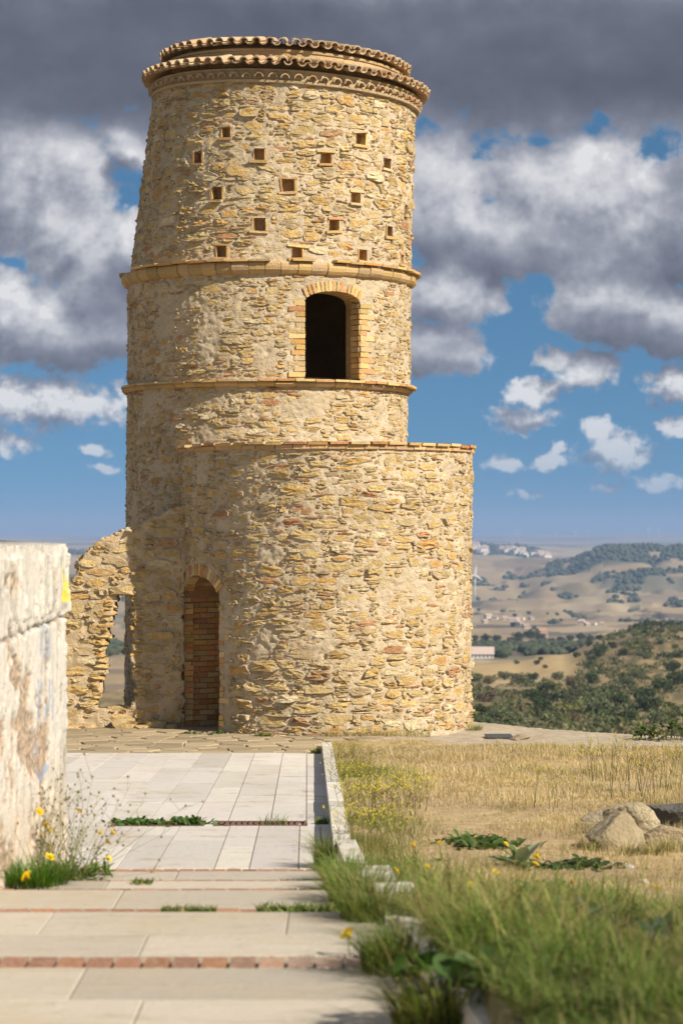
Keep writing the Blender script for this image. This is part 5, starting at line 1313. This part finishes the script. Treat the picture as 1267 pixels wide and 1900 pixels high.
# leafy plants
def leaves(rng, n, L, W, spread, lift, cols, seg=4, droop=.5):
    """rosette of broad leaves"""
    A = Acc()
    for i in range(n):
        az = rng.uniform(0, 6.28); el = rng.uniform(*lift); l = L * rng.uniform(.6, 1.15); w = W * rng.uniform(.7, 1.2); base = np.array([rng.normal(0, spread), rng.normal(0, spread), 0])
        dh = np.array([math.cos(az), math.sin(az), 0]); sd = np.array([-math.sin(az), math.cos(az), 0]); V = []
        for k in range(seg + 1):
            t = k / seg; e = el - droop * t; c = base + dh * l * t * math.cos(el) + np.array([0, 0, l * (t * math.sin(el) - droop * .5 * t * t)])
            ww = w * .5 * (math.sin(math.pi * min(.06 + t * .94, 1)) ** .7 + .02)
            V += [c - sd * ww + np.array([0, 0, ww * .25]), c, c + sd * ww + np.array([0, 0, ww * .25])]
        F = []
        for k in range(seg):
            b = 3 * k; F += [(b, b + 1, b + 4, b + 3), (b + 1, b + 2, b + 5, b + 4)]
        A.add(V, F, np.array(cols[rng.integers(len(cols))]) * rng.uniform(.8, 1.2))
    return A
def leafy(name, px, py, n, L, W, spread, lift, cols, label, seed, zoff=0.0, droop=.5, pos=None, group=None):
    rng = np.random.default_rng(seed); x, d, z = ground_hit(px, py) if pos is None else pos
    A = leaves(rng, n, L, W, spread, lift, cols, 4, droop); o = A.obj(name, M['leaf']); o.location = (x, d, z + zoff); tag(o, label, 'plant', group); return o
GL = [(.05, .10, .025), (.07, .13, .03), (.09, .16, .04)]; GREY = [(.26, .29, .18), (.32, .34, .22), (.20, .24, .14)]; BLUE = [(.05, .085, .055), (.07, .11, .075), (.04, .07, .04)]
leafy('mullein_plant', 965, 1612, 20, .26, .085, .02, (.5, 1.25), GREY, 'grey green rosette plant with broad woolly leaves in the grass', 1)
leafy('leafy_weed', 905, 1570, 90, .12, .05, .13, (.2, 1.0), GL, 'bright green leafy weed left of the woolly rosette plant', 2)
leafy('leafy_weed', 870, 1562, 60, .10, .05, .10, (.2, 1.0), GL, 'small green leafy weed at the edge of the dry grass', 12)
leafy('leafy_weed', 1085, 1608, 90, .10, .045, .14, (.15, .8), [(.04, .075, .025), (.06, .10, .03)], 'dark green creeping weed below the pale rocks', 3)
leafy('leafy_weed', 1040, 1612, 50, .08, .04, .10, (.15, .8), [(.04, .075, .025), (.06, .10, .03)], 'small dark weed between rosette plant and creeping weed', 13)
leafy('thistle_plant', 1080, 1745, 34, .24, .10, .06, (.4, 1.3), BLUE, 'blurred dark blue green broad leaved plant in the right foreground', 4)
leafy('thistle_plant', 1150, 1725, 22, .18, .07, .05, (.4, 1.3), GL, 'blurred green plant right behind the blue green one', 5)
leafy('thistle_plant', 1215, 1765, 22, .18, .06, .06, (.4, 1.3), BLUE, 'blurred dark leafy plant at the right edge of the foreground', 6)
for i, (px, py, n_, L_, W_, cl, lab) in enumerate(((800, 1705, 26, .16, .06, GL, 'blurred dark leafy weed in the bank below the flowers'), (905, 1735, 30, .15, .055, BLUE, 'blurred bluish weed in the middle of the grass bank'), (1010, 1760, 24, .16, .05, GREY, 'blurred grey green weed left of the blue green plant'), (850, 1850, 26, .18, .06, GL, 'blurred green weed near the bottom of the picture'), (985, 1660, 30, .12, .045, GL, 'soft green weed below the woolly rosette plant'), (770, 1640, 30, .12, .045, BLUE, 'dark bluish weed behind the stepped kerb'))):
    leafy('leafy_weed', px, py, n_, L_, W_, .10, (.3, 1.2), cl, lab, 400 + i)
leafy('leafy_weed', 690, 1660, 30, .10, .05, .06, (.3, 1.2), GL, 'low leafy weed behind the stepped kerb', 8)
leafy('leafy_weed', 0, 0, 130, .085, .04, .09, (.3, 1.3), GL, 'leafy green weed growing from the left half of the overgrown drain', 9, pos=(-1.57, 18.68, .355))
leafy('leafy_weed', 0, 0, 150, .09, .04, .09, (.3, 1.3), GL, 'leafy green weed growing from the right half of the overgrown drain', 10, pos=(-1.17, 18.68, .355))
leafy('leafy_weed', 0, 0, 60, .075, .035, .06, (.2, 1.2), [(.16, .17, .05), (.20, .19, .06), (.10, .14, .04)], 'yellowish weed at the tower foot right of the doorway', 14, pos=(-.98, 30.95, 0))
leafy('leafy_weed', 0, 0, 50, .06, .03, .05, (.2, 1.2), GL, 'small weed at the right jamb of the doorway', 15, pos=(-1.58, 31.35, 0))
leafy('leafy_weed', 0, 0, 50, .06, .03, .07, (.2, 1.0), GL, 'small weed on the paving in front of the doorway', 16, pos=(-1.95, 31.3, 0))
leafy('leafy_weed', 0, 0, 30, .04, .02, .03, (.2, 1.2), GL, 'tiny plant rooted in the wall just under the crown tiles at right', 17, pos=(.93, 34.4, 9.03))
def fringe(x0, x1, seed, label, n=700):
    rng = np.random.default_rng(seed); x = rng.uniform(x0, x1, n); th = np.arcsin((x + .205) / 2.06); d = 32.97 - 2.03 * np.cos(th) - rng.gamma(1.5, .05, n)
    o = tri_obj('grass_fringe', [blades(np.column_stack([x, d, ground_z(x, d) - .005]), rng.gamma(4, .022, n), rng.uniform(.004, .008, n), rng.uniform(.1, .9, n), rng.uniform(0, 6.28, n), mixcol(rng, n, STRAW + [(.22, .22, .07), (.17, .19, .05)]), 3)], M['grass'])
    tag(o, label, 'grass')
fringe(-.35, .55, 31, 'dry grass fringe at the foot of the tower behind the kerb end', 900)
fringe(.5, 1.15, 32, 'thin dry grass fringe along the right foot of the tower', 500)
tuft('grass_tuft', 1.78, 32.3, -.03, 160, .10, .12, 'olive grass tuft at the right corner of the tower foot', [(.16, .17, .06), (.24, .22, .09), (.36, .29, .13)], 41)
# flowering mustard stalks over the dry grass
def stalks(name, px, py, n, h, label, seed):
    rng = np.random.default_rng(seed); x, d, z = ground_hit(px, py); o = empty(name, (x, d, z), label, 'plant'); A = Acc(); B = Acc()
    for i in range(n):
        bx, by = rng.normal(0, .12, 2); an = rng.uniform(0, 6.28); H = h * rng.uniform(.6, 1.1); l = rng.uniform(.05, .35) * H
        p = [(bx, by, 0), (bx + math.cos(an) * l * .4, by + math.sin(an) * l * .4, H * .5), (bx + math.cos(an) * l, by + math.sin(an) * l, H)]; V, F = tube(p, [.0028, .0022, .0014], 3); A.add(V, F, (.24, .23, .08))
        for k in range(5):
            t = rng.uniform(.4, 1); q = np.array(p[1]) * (1 - t) + np.array(p[2]) * t; e = q + np.array([rng.normal(0, .06), rng.normal(0, .06), rng.uniform(.03, .1)]); V, F = tube([q, e], [.0016, .001], 3); A.add(V, F, (.26, .24, .08))
            V, F = box(*e, .010, .010, .008, rng, .002); B.add(V, F, (.55, .45, .04))
    A.obj('stems', M['leaf'], o); tag(B.obj('flower_buds', M['petal'], o, False), kind='stuff')
for i, (px, py, n, h, lab) in enumerate(((1180, 1480, 22, .45, 'wispy yellow green stalks behind the pale rocks'), (1110, 1450, 14, .42, 'thin branching stalks in the dry grass at right'), (1010, 1500, 9, .35, 'thin weed stalk in the middle of the dry grass'), (1235, 1470, 14, .45, 'wispy stalks at the right edge above the dark rock'), (660, 1470, 30, .25, 'yellow flowering wild mustard beside the kerb'), (700, 1520, 34, .28, 'yellow flowering wild mustard clump midway along the kerb'), (760, 1500, 22, .25, 'yellow flowering stalks a little away from the kerb'), (650, 1420, 20, .2, 'short yellow flowering stalks near the kerb end'), (690, 1575, 30, .26, 'yellow green stalks by the near end of the ramp kerb'))):
    stalks('mustard_weed', px, py, n, h, lab, 200 + i)

# yellow flower heads
def flower_mesh():
    A = Acc()
    for ring, (n, L, w, lift) in enumerate(((13, .022, .0085, .12), (10, .015, .007, .5))):
        for i in range(n):
            a = 2 * math.pi * (i + .5 * ring) / n; d = np.array([math.cos(a), math.sin(a), 0]); s = np.array([-math.sin(a), math.cos(a), 0]); u = np.array([0, 0, 1])
            A.add([d * .002 - s * w * .3, d * .002 + s * w * .3, d * L * .7 + s * w * .5 + u * L * lift, d * L + u * L * lift * 1.1, d * L * .7 - s * w * .5 + u * L * lift], [(0, 1, 2, 3, 4)], (.80, .56, .015))
    return mesh('petals', np.vstack(A.V), A.F, M['petal'], False, np.vstack(A.C))
me_pet = flower_mesh()
V, F = tube([(0, 0, -.012), (0, 0, -.004), (0, 0, .002), (0, 0, .006)], [.003, .007, .008, .004], 7)
me_eye = mesh('flower_centre', V, F, M['petal'], True, np.array([.62, .40, .01]))
def flower(parent, p, size, tilt, rng):
    f = link(bpy.data.objects.new('flower', me_pet), parent); f.location = p; f.scale = (size,) * 3; f.rotation_euler = Euler((tilt[0], tilt[1], rng.uniform(0, 6)))
    c = link(bpy.data.objects.new('flower_centre', me_eye), f)
def single_flower(px, py, h, size, label, seed, d=None):
    rng = np.random.default_rng(seed)
    # the head shows at the pixel; the stem stands on the ground below it
    ds = np.arange(6, 30, .02) if d is None else np.array([d]); X = (px - CXP) / FPX * ds; zh = EYE + (HZ - py) / FPX * ds; g = ground_z(X, ds); i = int(np.argmin(np.abs(zh - g - h))); x, dd, z = X[i], ds[i], g[i]
    H = float(zh[i] - z); o = empty('yellow_flower', (x, dd, z), label, 'flower')
    b = rng.normal(0, .03, 2); V, F = tube([(b[0], b[1], 0), (b[0] * .4, b[1] * .4, H * .6), (0, 0, H)], [.0035, .003, .0022], 5); obj('stem', V, F, M['leaf'], o, True, np.array([.16, .20, .06]))
    flower(o, (0, 0, H), size, (rng.uniform(.3, .8), rng.uniform(-.3, .3)), rng)
    A = leaves(rng, 5, .09, .022, .005, (.2, .8), GL); A.obj('leaf_rosette', M['leaf'], o)
for i, (px, py, h, s, lab) in enumerate(((767, 1567, .12, 1.35, 'bright yellow flower at the edge of the dry grass left of the leafy weed'), (815, 1563, .12, .9, 'small yellow flower just left of the leafy weed'), (938, 1566, .16, 1.0, 'yellow flower on tall stem above the woolly rosette'), (996, 1588, .16, 1.5, 'larger yellow flower right of the woolly rosette'), (993, 1603, .12, 1.2, 'lower of the two yellow flowers right of the woolly rosette'), (918, 1618, .12, 1.1, 'yellow flower below left of the woolly rosette'), (873, 1642, .12, 1.2, 'yellow flower in the green grass below the leafy weeds'), (917, 1645, .12, 1.0, 'yellow flower in the green grass right of its twin'), (1060, 1635, .13, 1.1, 'lone orange yellow flower below the creeping weed'), (734, 1615, .14, 1.3, 'blurred yellow flower near the stepped kerb'), (832, 1634, .14, .8, 'faint blurred yellow flower in the green bank'), (793, 1608, .12, .9, 'small yellow flower in the green bank below the brightest one'), (1218, 1648, .12, .8, 'small dull yellow flower at far right'))):
    single_flower(px, py, h, s, lab, 300 + i)
single_flower(645, 1733, .2, 1.9, 'big blurred yellow flower hanging over the steps from the grass', 330, 9.9)
# wild flowers against the plastered wall
def wall_flowers():
    rng = np.random.default_rng(88); x0, d0, z0 = -1.66, 14.2, .59
    o = empty('flowering_weed', (x0, d0, z0), 'straggly weed with yellow daisies at the foot of the plastered wall', 'plant'); A = Acc()
    fl = [(74, 1506, 1.3), (86, 1530, 1.1), (92, 1540, 1.1), (90, 1574, 1.6), (93, 1590, 1.6), (148, 1505, .9), (187, 1545, .8), (209, 1545, 1.2), (201, 1563, .9), (202, 1593, 1.2), (35, 1486, .9), (82, 1475, .7), (77, 1548, .8)]
    for (px, py, s) in fl:
        d = d0 + rng.uniform(-.35, .25); p = np.array(world(px, py, d)) - (x0, d0, z0); b = np.array([rng.normal(0, .10), rng.normal(0, .2), 0]); m = b * .45 + p * .55 + np.array([0, 0, .03])
        V, F = tube([b, m, p], [.0026, .002, .0014], 4); A.add(V, F, (.22, .24, .10)); flower(o, p, s, (rng.uniform(.6, 1.1), rng.uniform(-.4, .4)), rng)
    for i in range(90):
        b = np.array([rng.normal(0, .10), rng.normal(-.15, .35), 0]); l = rng.uniform(.25, .75); an = rng.normal(0, .55); e = b + np.array([l * math.sin(an) * .8 + (.12 if i % 3 else -.02), rng.normal(0, .15), l * math.cos(an) * .8]); m = (b + e) / 2 + rng.normal(0, .03, 3)
        V, F = tube([b, m, e], [.002, .0016, .001], 3); A.add(V, F, np.array([.28, .25, .12]) * rng.uniform(.7, 1.2))
        for k in range(3):
            t = rng.uniform(.5, 1); q = m * (1 - t) + e * t; f = q + rng.normal(0, .05, 3) + (0, 0, .03); V, F = tube([q, f], [.0013, .001], 3); A.add(V, F, (.28, .25, .12)); V, F = box(*f, .008, .008, .012, rng, .003); A.add(V, F, np.array([.20, .17, .07]))
    A.obj('stems', M['leaf'], o)
    B = leaves(rng, 260, .15, .022, .14, (.2, 1.3), [(.07, .13, .02), (.10, .17, .03), (.14, .19, .04)]); B.obj('foliage', M['leaf'], o)
    x, d, z = -1.70, 13.25, .68
    tuft('grass_tuft', -1.68, 13.2, .66, 900, .18, .22, 'lush green grass tuft against the foot of the plastered wall', [(.08, .17, .015), (.11, .21, .02), (.06, .12, .015)], 51, .006)
    single = empty('yellow_flower', (world(50, 1650, 13.0).x, 13.0, .7), 'single yellow dandelion in front of the grass at the left edge', 'flower'); p = np.array(world(50, 1626, 13.0)) - np.array(single.location)
    V, F = tube([(0, 0, 0), p * .6, p], [.003, .0025, .002], 4); obj('stem', V, F, M['leaf'], single, True, np.array([.16, .2, .06])); flower(single, p, 1.8, (1.1, 0), rng)
wall_flowers()
# shrub on the rim at the right edge
def rim_shrub():
    rng = np.random.default_rng(61); p = world(1232, 1368, 30.6); o = empty('rim_shrub', (p.x, p.y, p.z - .03), 'glossy leaved green shrub on the hilltop rim at the right edge', 'shrub'); A = Acc(); B = Acc()
    for i in range(34):
        b = np.array([rng.uniform(-.40, .5), rng.normal(0, .15), 0]); h = rng.uniform(.08, .22) if abs(b[0] - .12) > .15 else rng.uniform(.2, .55); e = b + np.array([rng.normal(0, .07), rng.normal(0, .05), h]); V, F = tube([b, (b + e) / 2 + rng.normal(0, .01, 3), e], [.006, .004, .002], 4); B.add(V, F, (.14, .11, .06))
        for k in range(9):
            t = rng.uniform(.25, 1); q = b * (1 - t) + e * t; L = leaves(rng, 1, .085, .05, 0, (-.2, 1.0), [(.06, .12, .025), (.10, .17, .04), (.15, .20, .06)]); A.add(np.vstack(L.V) + q, L.F, np.vstack(L.C))
    A.obj('leaves', M['leaf'], o); B.obj('stems', M['leaf'], o)
rim_shrub()

# ------------------------------------------------------------------ rocks
def rock(px, py, size, label, seed, tint, rot=0.0, sink=.33, pos=None):
    rng = np.random.default_rng(seed); bm = bmesh.new(); bmesh.ops.create_icosphere(bm, subdivisions=4, radius=1); P = np.array([v.co[:] for v in bm.verts]); F = [[v.index for v in f.verts] for f in bm.faces]; bm.free()
    N = rng.normal(0, 1, (11, 3)); N /= np.linalg.norm(N, axis=1, keepdims=True); D = rng.uniform(.42, .95, 11)
    r = np.min(D[None] / np.maximum(P @ N.T, .05), axis=1); r = np.minimum(r, 1.25); V = P * r[:, None]
    V *= (1 + .10 * fbm(V[:, 0] * 3, V[:, 1] * 3, V[:, 2] * 3, seed, 4)[:, None] + .05 * fbm(V[:, 0] * 11, V[:, 1] * 11, V[:, 2] * 11, seed, 3)[:, None]); V = V * np.array(size) / 2
    x, d, z = ground_hit(px, py) if pos is None else pos
    o = obj('rock', V, F, M['rock'], None, False, np.array(tint)); o.location = (x, d, z + size[2] * (.5 - sink)); o.rotation_euler = (rng.normal(0, .1), rot, rng.uniform(0, 6.28)); tag(o, label, 'rock'); return o
PALE = (.46, .37, .235)
rock(1145, 1576, (.52, .42, .34), 'large pale rock with shaded hollow, leftmost of the rock pile', 1, PALE, .3)
rock(1180, 1552, (.42, .36, .32), 'smooth cream rock resting on top of the rock pile', 2, (.54, .45, .29), -.35, .12)
rock(1230, 1568, (.36, .30, .24), 'small pale cracked rock at the right of the rock pile', 3, PALE, .2)
rock(1112, 1535, (.34, .4, .22), 'low brownish rock half buried behind the rock pile', 6, (.40, .34, .24))
rock(1262, 1535, (.50, .6, .34), 'dark grey lichen covered rock at the right edge', 4, (.16, .15, .13), .1)
rock(1170, 1612, (.06, .05, .035), 'small white stone in the dry grass below the rock pile', 5, (.72, .70, .66))
rock(1195, 1640, (.07, .06, .04), 'small pinkish stone in the dry grass at right', 8, (.55, .45, .40))
rock(960, 1372, (.34, .3, .07), 'flat brown stone lying on the gravel rim', 7, (.38, .30, .2))
for i, (px, py, lab) in enumerate(((1105, 1578, 'olive grass tuft at the left foot of the rock pile'), (1165, 1588, 'dry grass tuft in front of the leftmost pale rock'), (1215, 1585, 'dry grass tuft between the pale rocks'), (1250, 1580, 'green grass tuft at the foot of the cracked rock'))):
    x, d, z = ground_hit(px, py); tuft('grass_tuft', x, d, z, 150, .10, .13, lab, [(.30, .27, .11), (.46, .36, .18), (.18, .20, .07)], 500 + i, .006)
if HAZE: build_haze()
